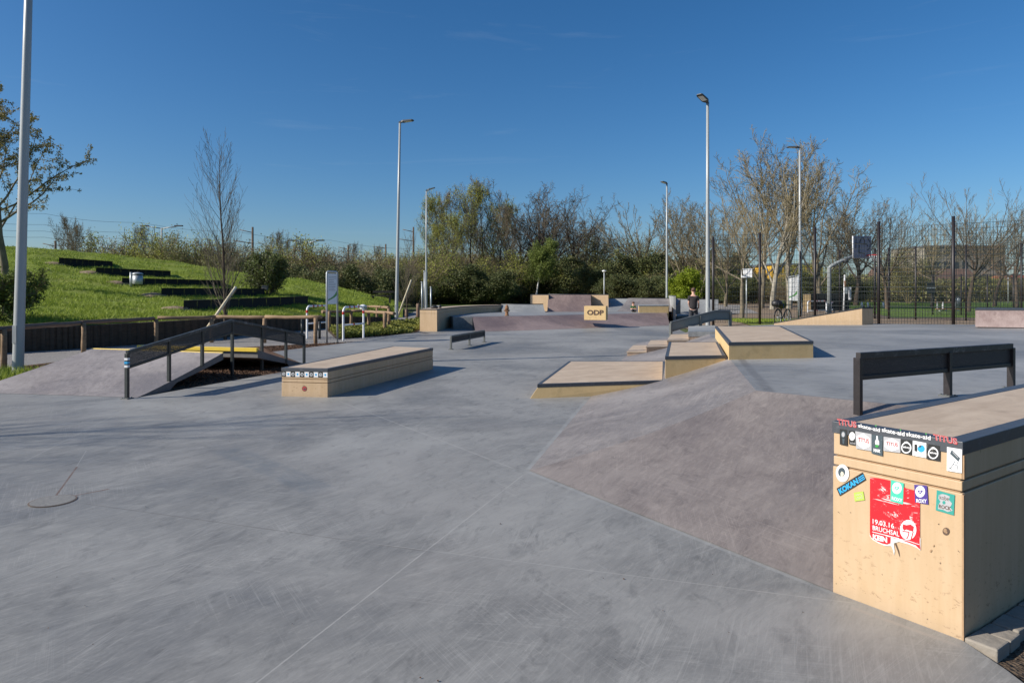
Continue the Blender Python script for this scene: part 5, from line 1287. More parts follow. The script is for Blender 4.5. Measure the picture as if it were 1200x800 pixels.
# ================================================================== people
def skin(name, verts, edges, rad, mat, parent, sub=2, root=0):
    off = Vector(parent_loc(parent)); me = bpy.data.meshes.new(name)
    me.from_pydata([tuple(Vector(v)-off) for v in verts], edges, [])
    bm = bmesh.new(); bm.from_mesh(me); ly = bm.verts.layers.skin.verify(); bm.verts.ensure_lookup_table()
    for i, r in enumerate(rad):
        bm.verts[i][ly].radius = r if hasattr(r, '__len__') else (r, r); bm.verts[i][ly].use_root = (i == root)
    bm.to_mesh(me); bm.free()
    me.materials.append(mat); o = bpy.data.objects.new(name, me); C.objects.link(o); o.parent = parent; KIDS.setdefault(parent.name, []).append(o)
    m_ = o.modifiers.new('skin', 'SKIN'); m_.use_smooth_shade = True
    sb = o.modifiers.new('sub', 'SUBSURF'); sb.levels = sub; sb.render_levels = sub
    return o
def person():
    O = Vector((xr(812.5, 28.4), 28.4, -.0)); s = 1.80
    th_ = thing('person', O, 'person standing with back turned in a black t-shirt and dark trousers, behind the sloping rail', 'person')
    A = R(12)                     # turned slightly to its right
    def W(x, y, z):               # body frame: x to its own right hand (screen right as seen from behind), y forward (away)
        return O+Vector((x*math.cos(A)+y*math.sin(A), -x*math.sin(A)+y*math.cos(A), z))
    # body (one continuous surface)
    V = [W(0, 0, .95), W(0, -.01, 1.12), W(0, 0, 1.32), W(0, .0, 1.47), W(0, .01, 1.54), W(.005, .03, 1.62), W(.005, .035, 1.70), W(.005, .03, 1.76)]
    r = [(.105, .075), (.10, .07), (.135, .085), (.09, .07), (.055, .055), (.075, .085), (.082, .10), (.055, .07)]
    E = [(i, i+1) for i in range(7)]
    def chain(start, pts_, rs):
        j = start
        for p_, q_ in zip(pts_, rs): V.append(p_); r.append(q_ if hasattr(q_, '__len__') else (q_, q_)); E.append((j, len(V)-1)); j = len(V)-1
        return j
    for sx in (-1, 1):
        chain(0, [W(sx*.09, 0, .88), W(sx*.10, .02, .50), W(sx*.11, -.01, .12), W(sx*.11, .01, .05), W(sx*.125, .16, .03)], [.085, .058, .04, .04, .035])
        if sx == 1: h = chain(3, [W(.155, 0, 1.42), W(.205, -.02, 1.20), W(.22, .10, .98), W(.17, .17, .93)], [.055, .042, .032, .03])
        else: h = chain(3, [W(-.155, 0, 1.42), W(-.19, .02, 1.18), W(-.14, .16, 1.0), W(-.08, .19, .96)], [.055, .042, .032, .03])
        d = -sx
        for k in range(4): chain(h, [W(sx*(.12 if sx == 1 else .04)+(k-1.5)*.0, .20, .955-.02*k), W(sx*(.08 if sx == 1 else .005), .215, .945-.02*k)], [.010, .008])
        chain(h, [W(sx*(.13 if sx == 1 else .06), .16, .98), W(sx*(.10 if sx == 1 else .03), .175, .985)], [.011, .009])
    skin('body', V, E, r, M['skin'], th_)
    # face details
    hd = W(.005, .03, 1.68)
    m_ = MB(); 
    def fpnt(x, y, z): return W(.005+x, .03+y, 1.68+z)
    m_.tube([fpnt(0, .09, .015), fpnt(0, .125, -.025), fpnt(0, .1, -.035)], [.008, .013, .006], 6); m_.build('nose', M['skin'], th_)
    for sx in (-1, 1):
        m_ = MB(); m_.tube([fpnt(sx*.032, .092, .01), fpnt(sx*.032, .1, .01)], .009, 8); m_.build('eye', M['black'], th_)
        m_ = MB(); m_.tube([fpnt(sx*.083, .0, .02), fpnt(sx*.09, -.01, -.005), fpnt(sx*.083, .0, -.03)], [.008, .014, .008], 6); m_.build('ear', M['skin'], th_)
    m_ = MB(); m_.tube([fpnt(-.025, .096, -.055), fpnt(.025, .096, -.055)], .005, 5); m_.build('mouth', M['red'], th_)
    m_ = MB(); m_.lathe((0, 0, 0), [(.3, -.62), (.75, -.5), (.98, -.1), (1.0, .3), (.8, .75), (.35, 1.0), (.05, 1.05)], 16)
    rg = random.Random(4); vs = []
    for v in m_.v:
        k = 1+rg.uniform(-.05, .05); vs.append(tuple(W(.005+v[0]*.096*k, .0+v[1]*.108*k, 1.715+v[2]*.098*k)))
    m_.v = vs; m_.build('hair', M['hair'], th_)
    V = [W(0, 0, .86), W(0, -.01, 1.12), W(0, 0, 1.33), W(0, .0, 1.45), W(.155, 0, 1.43), W(.195, -.01, 1.25), W(-.155, 0, 1.43), W(-.19, .01, 1.25)]
    skin('tshirt', V, [(0, 1), (1, 2), (2, 3), (3, 4), (4, 5), (3, 6), (6, 7)], [(.185, .145), (.16, .125), (.17, .12), (.10, .085), (.075, .075), (.068, .068), (.075, .075), (.068, .068)], M['shirt'], th_, root=0)
    V = [W(0, 0, 1.0), W(.09, 0, .87), W(.105, .02, .50), W(.115, -.005, .09), W(-.09, 0, .87), W(-.105, .02, .50), W(-.115, -.005, .09)]
    skin('trousers', V, [(0, 1), (1, 2), (2, 3), (0, 4), (4, 5), (5, 6)], [(.165, .125), (.10, .11), (.08, .085), (.075, .075), (.10, .11), (.08, .085), (.075, .075)], M['trousers'], th_)
    for sx in (-1, 1):
        m_ = MB(); P1 = [W(sx*.115, -.05, .045), W(sx*.115, .05, .05), W(sx*.125, .16, .035), W(sx*.128, .21, .03)]; m_.tube(P1, [.045, .05, .042, .025], 8); m_.build('shoe', M['black'], th_)
person()
# child sitting beyond the far platform edge
O = Vector((xr(742, 37.9), 37.9, Zp))
th = thing('person', O, 'small child in a green top sitting on the far platform, left of the low ledge', 'person')
def W(x, y, z): return O+Vector((x, y, z))
skin('body', [W(0, 0, .06), W(0, .02, .22), W(0, 0, .33), W(0, -.01, .38), W(0, -.01, .45), W(0, -.01, .51), W(.10, 0, .32), W(.14, -.05, .18), W(.08, -.14, .1), W(-.10, 0, .32), W(-.14, -.05, .18), W(-.08, -.14, .1), W(.08, -.2, .12), W(.1, -.3, .05), W(-.08, -.2, .12), W(-.1, -.3, .05)],
     [(0, 1), (1, 2), (2, 3), (3, 4), (4, 5), (2, 6), (6, 7), (7, 8), (2, 9), (9, 10), (10, 11), (0, 12), (12, 13), (0, 14), (14, 15)], [.09, .085, .07, .04, .07, .06, .04, .03, .025, .04, .03, .025, .05, .04, .05, .04], M['skin'], th)
skin('jumper', [W(0, 0, .05), W(0, .02, .22), W(0, 0, .33), W(.10, 0, .32), W(.14, -.05, .18), W(-.10, 0, .32), W(-.14, -.05, .18)], [(0, 1), (1, 2), (2, 3), (3, 4), (2, 5), (5, 6)], [.11, .105, .085, .055, .045, .055, .045], M['jumper'], th)
skin('trousers', [W(0, 0, .06), W(.08, -.2, .12), W(.1, -.3, .05), W(-.08, -.2, .12), W(-.1, -.3, .05)], [(0, 1), (1, 2), (0, 3), (3, 4)], [.11, .065, .055, .065, .055], M['trousers'], th)
mb = MB(); mb.lathe(W(0, .01, .49), [(.06, -.05), (.085, -.02), (.085, .03), (.06, .065), (.01, .08)], 12); mb.build('hair', M['hair'], th)

# ================================================================== buildings
def building(name, px0, px1, pyt, Y, dep, mat, label, rows, colsn, wmat, roof=None, z0=-.1, pitched=None, wfrac=.6):
    x0, x1 = xr(px0, Y), xr(px1, Y); z1 = EYE-(pyt-HY)*Y/F; th_ = thing(name, (x0, Y, z0), label, 'building')
    m_ = MB(); m_.prism([(x0, Y), (x1, Y), (x1, Y+dep), (x0, Y+dep)], z0, z1); m_.build('wall', mat, th_)
    sx = (x1-x0)/colsn; sz = (z1-.3-z0)/rows
    for i in range(rows):
        for j in range(colsn):
            xa = x0+sx*(j+.5-wfrac/2); xb = x0+sx*(j+.5+wfrac/2); za = z0+.3+sz*(i+.3); zb_ = z0+.3+sz*(i+.85)
            m_ = MB(); m_.box(((xa+xb)/2, Y-.02, (za+zb_)/2), (xb-xa, .08, zb_-za)); m_.build('window', wmat, th_)
    if pitched:
        m_ = MB(); zr_ = z1+pitched; m_.add([(x0-.4, Y-.5, z1-.1), (x1+.4, Y-.5, z1-.1), (x1+.4, Y+dep+.5, z1-.1), (x0-.4, Y+dep+.5, z1-.1), (x0-.4, Y+dep/2, zr_), (x1+.4, Y+dep/2, zr_)], [(0, 1, 5, 4), (2, 3, 4, 5), (0, 4, 3), (1, 2, 5), (3, 2, 1, 0)]); m_.build('roof', roof, th_)
    elif roof: m_ = MB(); m_.prism([(x0-.2, Y-.2), (x1+.2, Y-.2), (x1+.2, Y+dep+.2), (x0-.2, Y+dep+.2)], z1-.05, z1+.3); m_.build('roof', roof, th_)
    return th_
glass = simple('window_glass', (.05, .06, .07), .15, .2, 2)
bgrey = simple('drab_render', (.25, .23, .19), .9, .12, .3); broof = simple('brown_roof_tiles', (.13, .08, .06), .9, .2, 2); bwhite = simple('pale_render', (.6, .58, .53), .9, .06, .5)
byel = simple('ochre_panels', (.62, .36, .03), .7, .1, .5); bslate = simple('slate_panels', (.10, .12, .15), .7, .1, .5); borange = simple('red_roof_tiles', (.25, .09, .055), .9, .15, 2)
building('apartment_block', 1083, 1178, 289, 160, 14, bgrey, 'grey flat-roofed apartment block behind the bare trees at the right', 4, 9, glass, bslate)
building('house', 1040, 1092, 330, 135, 9, bwhite, 'white-walled house with a red-brown roof left of the apartment block', 2, 6, glass, broof, pitched=3.2)
building('house', 1096, 1150, 331, 132, 9, bwhite, 'pale house with a brown roof in front of the apartment block', 2, 6, glass, broof, pitched=2.8)
building('house', 1186, 1230, 330, 150, 9, bwhite, 'pale house with a bright red roof at the right edge', 2, 5, glass, borange, pitched=1.6)
yb = building('school_building', 904, 964, 310.5, 125, 12, byel, 'yellow-panelled building with dark windows behind the bare trees', 3, 9, glass, bslate, wfrac=.45)
# ================================================================== trees
def polylines(seed, H, R0, sp):
    """returns list of (level, [points], [radii])"""
    rg = random.Random(seed); out = []; tips = []
    def perp(d):
        u, v = basis(d); a = rg.uniform(0, 2*math.pi); return u*math.cos(a)+v*math.sin(a)
    def branch(p, d, L, r, lev):
        ns = sp['seg'][lev]; pts_ = [p]; rs = [r]; q = p; dd = d
        for i in range(ns):
            dd = (dd+perp(dd)*sp['wig'][lev]+Vector((0, 0, sp['up'][lev]))).normalized()
            q = q+dd*(L/ns); pts_.append(q); rs.append(max(sp['rmin'], r*(1-(i+1)/ns*(1-sp['taper'][lev]))))
        out.append((lev, pts_, rs))
        if lev+1 >= len(sp['n']):
            tips.extend(pts_[1:]); return
        n = sp['n'][lev]; n = int(n*rg.uniform(.8, 1.2)+.5)
        for k in range(n):
            t_ = sp['start'][lev]+(1-sp['start'][lev])*((k+rg.uniform(.1, .9))/n)
            x = t_*ns; i = min(ns-1, int(x)); f_ = x-i; pt = pts_[i].lerp(pts_[i+1], f_); rad = rs[i]+(rs[i+1]-rs[i])*f_
            pd = (pts_[i+1]-pts_[i]).normalized(); ang = R(sp['ang'][lev]*rg.uniform(.7, 1.25))
            nd = (pd*math.cos(ang)+perp(pd)*math.sin(ang)).normalized()
            sh = sp['shape'](t_) if lev == 0 else (1-.55*t_)
            branch(pt, nd, L*sp['len'][lev]*sh*rg.uniform(.7, 1.2), max(sp['rmin'], min(rad*.85, rad*sp['rr'][lev]*rg.uniform(.8, 1.1))), lev+1)
    nst = sp.get('stems', 1)
    for k in range(nst):
        a = 2*math.pi*k/nst+rg.uniform(0, 1); tl = sp.get('tilt', .0)*(1 if nst > 1 else rg.uniform(.3, 1))
        d0 = Vector((math.cos(a)*tl, math.sin(a)*tl, 1)).normalized()
        branch(Vector((math.cos(a)*.12*(nst > 1), math.sin(a)*.12*(nst > 1), -.1)), d0, H*(sp.get('trunk', 1.0))*(rg.uniform(.8, 1.05) if nst > 1 else 1), R0, 0)
    return out, tips
def tubes_np(lines, sides):
    P0_, P1_, r0, r1 = [], [], [], []
    for lev, pts_, rs in lines:
        for i in range(len(pts_)-1): P0_.append(pts_[i]); P1_.append(pts_[i+1]); r0.append(rs[i]); r1.append(rs[i+1])
    P0_ = np.array([tuple(p) for p in P0_]); P1_ = np.array([tuple(p) for p in P1_]); r0 = np.array(r0); r1 = np.array(r1)
    d = P1_-P0_; d /= np.linalg.norm(d, axis=1, keepdims=True)+1e-9
    ref = np.where(np.abs(d[:, 2:3]) < .9, np.array([[0, 0, 1.]]), np.array([[1., 0, 0]]))
    u = np.cross(d, ref); u /= np.linalg.norm(u, axis=1, keepdims=True); v = np.cross(d, u)
    n = len(P0_); V = np.zeros((n, 2*sides, 3))
    for k in range(sides):
        a = 2*math.pi*k/sides; o_ = u*math.cos(a)+v*math.sin(a)
        V[:, k] = P0_+o_*r0[:, None]; V[:, sides+k] = P1_+o_*r1[:, None]
    base = (np.arange(n)*2*sides)[:, None]
    Fq = np.concatenate([np.stack([base[:, 0]+k, base[:, 0]+(k+1) % sides, base[:, 0]+sides+(k+1) % sides, base[:, 0]+sides+k], 1) for k in range(sides)])
    return V.reshape(-1, 3), Fq
def leaves_np(tips, n, size, spread, seed, up=.3):
    g_ = np.random.default_rng(seed); T = np.array([tuple(t) for t in tips]); idx = g_.integers(0, len(T), n)
    c = T[idx]+g_.normal(0, spread, (n, 3)); a = g_.normal(0, 1, (n, 3)); a /= np.linalg.norm(a, axis=1, keepdims=True)
    b = np.cross(a, g_.normal(0, 1, (n, 3))); b /= np.linalg.norm(b, axis=1, keepdims=True); s = size*g_.uniform(.6, 1.4, (n, 1))
    V = np.stack([c-a*s, c-b*s*.45, c+a*s, c+b*s*.45], 1).reshape(-1, 3); return V, np.arange(4*n).reshape(-1, 4)
def make_tree(name, loc, label, cat, seed, H, R0, sp, bark_m, twig_m, leaf=None, thick=2, group=None, crown_name='crown'):
    """leaf: (mat, n, size, spread)"""
    lines, tips = polylines(seed, H, R0, sp)
    th_ = thing(name, loc, label, cat, group)
    big_ = [l for l in lines if l[0] < thick]; small = [l for l in lines if l[0] >= thick]
    m_ = MB()
    for lev, pts_, rs in big_: m_.tube(pts_, rs, 9 if lev == 0 else 6, cap=False)
    m_.v = [tuple(Vector(v)+Vector(loc)) for v in m_.v]; m_.build('trunk', bark_m, th_)
    Vs, Fs, mi = [], [], []; off = 0; mats = [twig_m]
    if small:
        V, Fq = tubes_np(small, 3); Vs.append(V); Fs.append(Fq); mi.append(np.zeros(len(Fq))); off += len(V)
    if leaf:
        for k, (lm, n, sz, spd) in enumerate(leaf if isinstance(leaf, list) else [leaf]):
            V, Fq = leaves_np(tips, n, sz, spd, seed+k); Vs.append(V); Fs.append(Fq+off); off += len(V); mats.append(lm); mi.append(np.full(len(Fq), len(mats)-1))
    fast_mesh(crown_name, np.concatenate(Vs), np.concatenate(Fs), mats, np.concatenate(mi), parent=th_)
    return th_
one = lambda t_: 1.0
SP = {}
SP['oak'] = dict(n=[14, 11, 9, 9], seg=[6, 7, 5, 4, 3], wig=[.10, .17, .25, .33, .4], up=[.05, .05, .05, .04, .02], taper=[.35, .15, .2, .3, .5], start=[.38, .2, .1, .1], ang=[46, 42, 46, 50], len=[1.0, .42, .45, .45], rr=[.5, .5, .55, .6], trunk=.52, shape=lambda t_: 1.1-.3*t_, rmin=.0135)
SP['tall'] = dict(n=[22, 10, 9, 7], seg=[9, 5, 4, 3, 2], wig=[.07, .16, .22, .3, .35], up=[.06, .16, .12, .08, .05], taper=[.12, .2, .25, .3, .5], start=[.25, .2, .15, .1], ang=[42, 42, 45, 48], len=[.33, .48, .46, .42], rr=[.42, .55, .6, .6], shape=lambda t_: .75+.8*math.sin(math.pi*min(1, t_*1.0))**1.0-.35*t_, rmin=.016)
SP['poplar'] = dict(n=[14, 14, 11, 10], seg=[8, 7, 5, 4, 3], wig=[.09, .15, .24, .3, .4], up=[.05, .16, .12, .06, .03], taper=[.3, .2, .2, .3, .5], start=[.18, .18, .15, .1], ang=[34, 42, 48, 50], len=[.98, .40, .45, .42], rr=[.5, .42, .5, .6], trunk=.55, shape=lambda t_: 1.1-.35*t_, rmin=.014)
SP['column'] = dict(n=[56, 11, 7], seg=[12, 7, 4, 3], wig=[.03, .06, .12, .2], up=[.02, .13, .12, .1], taper=[.1, .15, .25, .5], start=[.10, .12, .2], ang=[36, 28, 30], len=[.44, .38, .40], rr=[.38, .5, .6], shape=lambda t_: 1.02-.62*t_ if t_ > .06 else .7, rmin=.0035)
SP['orchard'] = dict(n=[11, 13, 11, 9], seg=[5, 7, 5, 3, 2], wig=[.10, .08, .09, .14, .2], up=[.05, .09, .16, .14, .1], taper=[.5, .15, .2, .3, .5], start=[.55, .15, .15, .2], ang=[58, 42, 38, 40], len=[1.55, .42, .38, .35], rr=[.5, .5, .55, .6], shape=lambda t_: 1.0, trunk=.42, rmin=.008)
SP['pollard'] = dict(n=[18, 12, 10, 6], seg=[4, 7, 5, 3, 2], wig=[.06, .12, .16, .2, .3], up=[.02, .05, .06, .04, .0], taper=[.8, .15, .2, .3, .5], start=[.62, .15, .2, .2], ang=[48, 30, 32, 40], len=[1.6, .36, .36, .35], rr=[.3, .5, .55, .6], shape=lambda t_: 1.0, trunk=.38, rmin=.012)
SP['shrub'] = dict(n=[12, 9, 8], seg=[5, 4, 3, 2], wig=[.12, .2, .28, .35], up=[.05, .06, .05, .03], taper=[.3, .3, .3, .5], start=[.05, .1, .1], ang=[36, 42, 45], len=[.55, .5, .45], rr=[.55, .6, .6], shape=lambda t_: 1.1-.6*t_, stems=9, tilt=.55, rmin=.011)
SP['leafy'] = dict(n=[20, 12, 8], seg=[7, 6, 4, 3], wig=[.10, .16, .24, .3], up=[.03, .06, .05, .05], taper=[.2, .2, .3, .5], start=[.25, .15, .15], ang=[58, 45, 45], len=[.47, .42, .38], rr=[.42, .5, .6], shape=lambda t_: 1.15-.65*t_, rmin=.006)

# ---- individual near trees
p = at(264, 397)
y1 = make_tree('young_tree', (p.x, p.y, 0), 'bare young columnar tree with a leaning pale stake, behind the hump-shaped rail', 'tree', 11, 6.3, .06, SP['column'], M['bark_dark'], M['twig_dark'], None, 1)
m_ = MB(); m_.tube([aty(234, 398, 22.6), aty(277, 335, 22.9)], [.05, .05], 8)
def stake(a_, b_, label, r=.05):
    th_ = thing('tree_stake', (a_[0], a_[1], a_[2]), label, 'stake'); m = MB(); m.tube([a_, b_], [r, r*.9], 10); m.build('pole', M['stake'], th_)
    m = MB(); m.tube([Vector(a_).lerp(Vector(b_), .78)+Vector((-.06, -.02, 0)), Vector(a_).lerp(Vector(b_), .80)+Vector((.12, .1, 0))], .02, 6); m.build('strap', M['black'], th_)
M['stake'] = bark('pale_stake', (.45, .38, .25), (.72, .66, .5), 3)
stake(aty(236, 394, 23.0), aty(276.5, 336, 23.1), 'pale leaning stake tied to the young tree behind the hump-shaped rail', .05)
p = at(477, 372.5)
y1.scale = (1.05, 1.05, 1.0)
y2 = copy_thing(y1, (p.x, p.y, 0), 'bare young columnar tree with a pale stake by the planting bed', rz=1.3, s=.78)
stake(aty(466.5, 370, 40.5), aty(482, 328, 41), 'pale stake leaning against the young tree by the planting bed', .055)
copy_thing(y1, (-15.2, 4.7, 0), 'bare columnar tree left of the picture that throws its long shadow over the plaza', rz=2.3, s=(1.4, 1.2, 1.2))
p = mound(9, 334)
make_tree('maple_tree', (p.x, p.y, p.z-.2), 'tree with small bronze-green young leaves at the left edge behind the lamp pole', 'tree', 21, 8.6, .17, SP['leafy'], M['bark_grey'], M['bark_dark'], (M['lf_olive'], 16000, .05, .06), 2)
# bushes on the mound
def bush(px, py, Ht, label, seed, leaf, n=9000, sz=.05, s=1.0, twig='twig_brown', sp='shrub', name='bush'):
    q = mound(px, py) if px < 460 else at(px, py); return make_tree(name, (q.x, q.y, q.z-.1), label, 'bush', seed, Ht, .03, SP[sp], M[twig], M[twig], leaf, 1)
q = bush(-3, 376, 1.7, 'dark leafy bush at the left edge behind the lamp pole', 31, (M['lf_green'], 12000, .05, .06))
q = bush(313, 345, 2.35, 'dark green bush at the end of the seat walls on the mound', 32, [(M['lf_dark'], 6500, .06, .1), (M['lf_green'], 4500, .05, .1)], twig='twig_dark')

# ---- background prototypes and copies
def proto(kind, name, cat, seed, H, R0, bk, tw, leaf=None, thick=2):
    return dict(kind=kind, name=name, cat=cat, seed=seed, H=H, R0=R0, bk=bk, tw=tw, leaf=leaf, thick=thick, th=None)
PR = dict(
 oak1=proto('oak', 'bare_tree', 'tree', 41, 14, .28, 'bark_dark', 'twig_brown'), oak2=proto('oak', 'bare_tree', 'tree', 42, 14, .25, 'bark_dark', 'twig_dark'),
 tall1=proto('tall', 'budding_tree', 'tree', 43, 14, .20, 'bark_dark', 'twig_brown', [('lf_yg', 9000, .075, .25)]), tall2=proto('tall', 'bare_tree', 'tree', 44, 14, .18, 'bark_dark', 'twig_brown', [('lf_brown', 4000, .06, .2)]),
 pop1=proto('poplar', 'plane_tree', 'tree', 45, 16, .25, 'bark_pale', 'twig_tan'), pop2=proto('poplar', 'bare_tree', 'tree', 46, 15, .24, 'bark_grey', 'twig_tan'),
 orch1=proto('orchard', 'bare_tree', 'tree', 47, 9.5, .17, 'bark_brown', 'twig_brown'), orch2=proto('orchard', 'bare_tree', 'tree', 48, 9.5, .16, 'bark_grey', 'twig_tan'),
 poll=proto('pollard', 'pollarded_willow', 'tree', 49, 10, .3, 'bark_grey', 'twig_tan'),
 shr1=proto('shrub', 'bush', 'bush', 51, 4.5, .04, 'twig_brown', 'twig_brown', [('lf_brown', 5000, .05, .15)], 1), shr2=proto('shrub', 'bush', 'bush', 52, 4.5, .04, 'twig_tan', 'twig_tan', [('lf_wood', 9000, .055, .2)], 1),
 shr3=proto('shrub', 'bush', 'bush', 53, 4.0, .04, 'twig_dark', 'twig_dark', [('lf_dark', 20000, .08, .2), ('lf_wood', 7000, .06, .22)], 1), shr4=proto('shrub', 'bush', 'bush', 54, 4.5, .04, 'twig_brown', 'twig_tan', [('lf_yg', 7000, .055, .2)], 1),
)
TOPH = {}
def place(pk, px, pytop, Y, label, rz=0.0, wid=1.0, z=0.0, group=None):
    pr = PR[pk]; Ht = EYE-(pytop-HY)*Y/F - z
    if pr['th'] is None:
        lf = [(M[a], b, c, d) for a, b, c, d in pr['leaf']] if pr['leaf'] else None
        th_ = make_tree(pr['name'], (0, 0, 0), label, pr['cat'], pr['seed'], pr['H'], pr['R0'], SP[pr['kind']], M[pr['bk']], M[pr['tw']], lf, pr['thick'])
        pr['th'] = th_; ks = KIDS[th_.name]; mz = 0
        for k in ks:
            co = np.zeros(len(k.data.vertices)*3); k.data.vertices.foreach_get('co', co); mz = max(mz, float(np.percentile(co.reshape(-1, 3)[:, 2], 99.4)) if k.name.startswith('crown') else 0)
        pr['top'] = mz
        s = Ht/mz; th_.location = (xr(px, Y), Y, z); th_.scale = (s*wid, s*wid, s); th_.rotation_euler = (0, 0, rz)
        if group: th_['group'] = group
        return th_
    s = Ht/pr['top']; return copy_thing(pr['th'], (xr(px, Y), Y, z), label, rz=rz, s=(s*wid, s*wid, s), group=group) if True else None
rb = random.Random(77)
# trees 500-710
FARW = 1.45
T = [('tall1', 517, 228, 74, 'leftmost of the tall trees behind the curved ledge, with yellow-green buds'), ('tall2', 534, 222, 78, 'slim bare tree second from the left behind the curved ledge'), ('tall1', 550, 216, 80, 'tall budding tree above the right end of the curved ledge'),
     ('tall2', 566, 212, 82, 'tallest slim tree above the hydrant, its top highest of the left group'), ('tall1', 585, 236, 80, 'lower budding tree between the slim group and the spreading trees'), ('tall2', 600, 242, 76, 'brown bare tree left of the large spreading tree'),
     ('oak2', 628, 217, 76, 'large dark spreading bare tree left of the leaning birch'), ('oak1', 652, 222, 79, 'dark spreading bare tree directly behind the quarter pipe'), ('oak2', 676, 234, 77, 'spreading bare tree right of the quarter pipe'), ('oak1', 700, 250, 80, 'lowest of the spreading bare trees, towards the gap in the trees'),
     ('oak1', 612, 232, 84, 'bare spreading tree between the slim group and the large dark tree'), ('oak2', 640, 224, 86, 'bare tree filling the gap behind the leaning birch'), ('oak1', 688, 240, 85, 'bare tree above the stencilled box'),
     ('oak2', 577, 240, 88, 'dark bare tree behind the budding trees above the hydrant'), ('tall1', 530, 248, 70, 'low yellow-green tree in front of the slim trees'), ('tall1', 508, 262, 72, 'small yellow-green tree at the left end of the tall trees'),
     ('poll', 752, 240, 74, 'pale fan-shaped willow with many upright twigs left of the lamp'), ('shr2', 722, 278, 76, 'pale bushy tree left of the fan-shaped willow'),
     ('pop2', 800, 226, 66, 'bushy tan bare tree behind the bright green bush'), ('pop2', 822, 232, 64, 'tan bare tree behind the nearest right lamp'), 
     ('orch2', 869, 200, 37, 'bare tree whose trunk carries the white square sign'), ('pop2', 892, 172, 62, 'tall tan bare tree between the sign tree and the pale-barked tree'), ('pop1', 925, 158, 60, 'tallest pale-barked tree beside the lamp behind the court'), ('pop1', 905, 176, 58, 'pale-barked tree with leaning limbs above the bicycle'),
     ('pop2', 962, 186, 70, 'bare tree right of the tallest pale-barked tree'), ('oak1', 1003, 222, 76, 'dense grey-brown bare tree behind the basketball backboard'), ('oak2', 985, 240, 82, 'darker bare tree farther behind the basketball arm'), ('pop2', 850, 240, 70, 'lower tan tree left of the sign tree'),
     ('orch1', 1040, 228, 58, 'bare spreading tree right of the basketball hoop'), ('orch1', 1135, 214, 50, 'broad bare tree with upright shoots in front of the apartment block'), ('orch2', 1092, 236, 66, 'smaller bare tree left of the broad tree'), ('orch1', 1192, 240, 58, 'bare tree at the right edge of the picture'), ('orch1', 1165, 246, 70, 'bare tree right of the broad tree'),
     ('shr2', 1065, 290, 90, 'low brown tree in front of the left house'), ('shr4', 955, 300, 84, 'olive bushy tree behind the basketball arm')]
for k, (pk, px, pt, Y, lb) in enumerate(T):
    Y = Y*FARW if px < 780 else Y
    place(pk, px, pt, Y, lb, rz=rb.uniform(0, 6.28), wid={'tall1': .8, 'tall2': .7, 'oak1': 1.0, 'oak2': 1.0}.get(pk, 1.0)*rb.uniform(.95, 1.1), z=.2 if px > 860 else 0)
# behind the mound
T = [('tall2', 78, 254, 75, 'thin bare tree nearest the left edge on the horizon of the mound'), ('tall2', 96, 262, 70, 'slender bare tree on the skyline right of the leftmost thin tree'), ('shr1', 122, 280, 90, 'grey bare bush on the skyline above the topmost seat wall'), ('shr4', 143, 280, 80, 'yellow-green bush on the skyline above the topmost seat wall'),
     ('shr1', 162, 284, 80, 'brown bush just left of the distant two-armed light'), ('tall2', 178, 266, 90, 'thin bare tree beside the distant two-armed light'), ('shr4', 208, 268, 80, 'bright yellow-green tree left of the young staked tree'), ('shr4', 190, 280, 78, 'small budding bush below the distant two-armed light'), ('shr2', 232, 276, 76, 'olive bush behind the young staked tree'), ('shr1', 256, 284, 78, 'bare bush low behind the young staked tree'),
     ('shr2', 285, 292, 74, 'bare thicket bush right of the young staked tree'), ('shr2', 318, 282, 84, 'tan thicket tree above the dark mound bush'), ('tall2', 322, 270, 90, 'thin grey tree rising above the tan thicket'), ('shr4', 350, 282, 84, 'yellow-green thicket tree by the right two-armed light'), ('tall2', 340, 280, 90, 'thin pale tree left of the right two-armed light'),
     ('shr1', 372, 290, 80, 'brown thicket bush right of the right two-armed light'), ('shr1', 398, 302, 80, 'lower brown thicket bush above the right slope of the mound'), ('shr2', 425, 300, 82, 'tan thicket bush above the information sign'), ('tall2', 437, 288, 90, 'thin bare tree left of the tall left lamp'), ('shr4', 448, 296, 86, 'pale green thicket bush left of the tall left lamp'),
     ('shr1', 462, 298, 78, 'brown bush directly behind the tall left lamp'), ('shr4', 486, 290, 84, 'pale budding bush behind the second young tree'), ('tall2', 412, 284, 95, 'thin bare tree behind the tan thicket bush'), ('shr2', 505, 300, 96, 'dark bush under the leftmost tall budding tree')]
for k, (pk, px, pt, Y, lb) in enumerate(T):
    place(pk, px, pt, Y, lb, rz=rb.uniform(0, 6.28), wid=rb.uniform(.95, 1.25)*(1.0 if pk[:3] == 'shr' else .7))
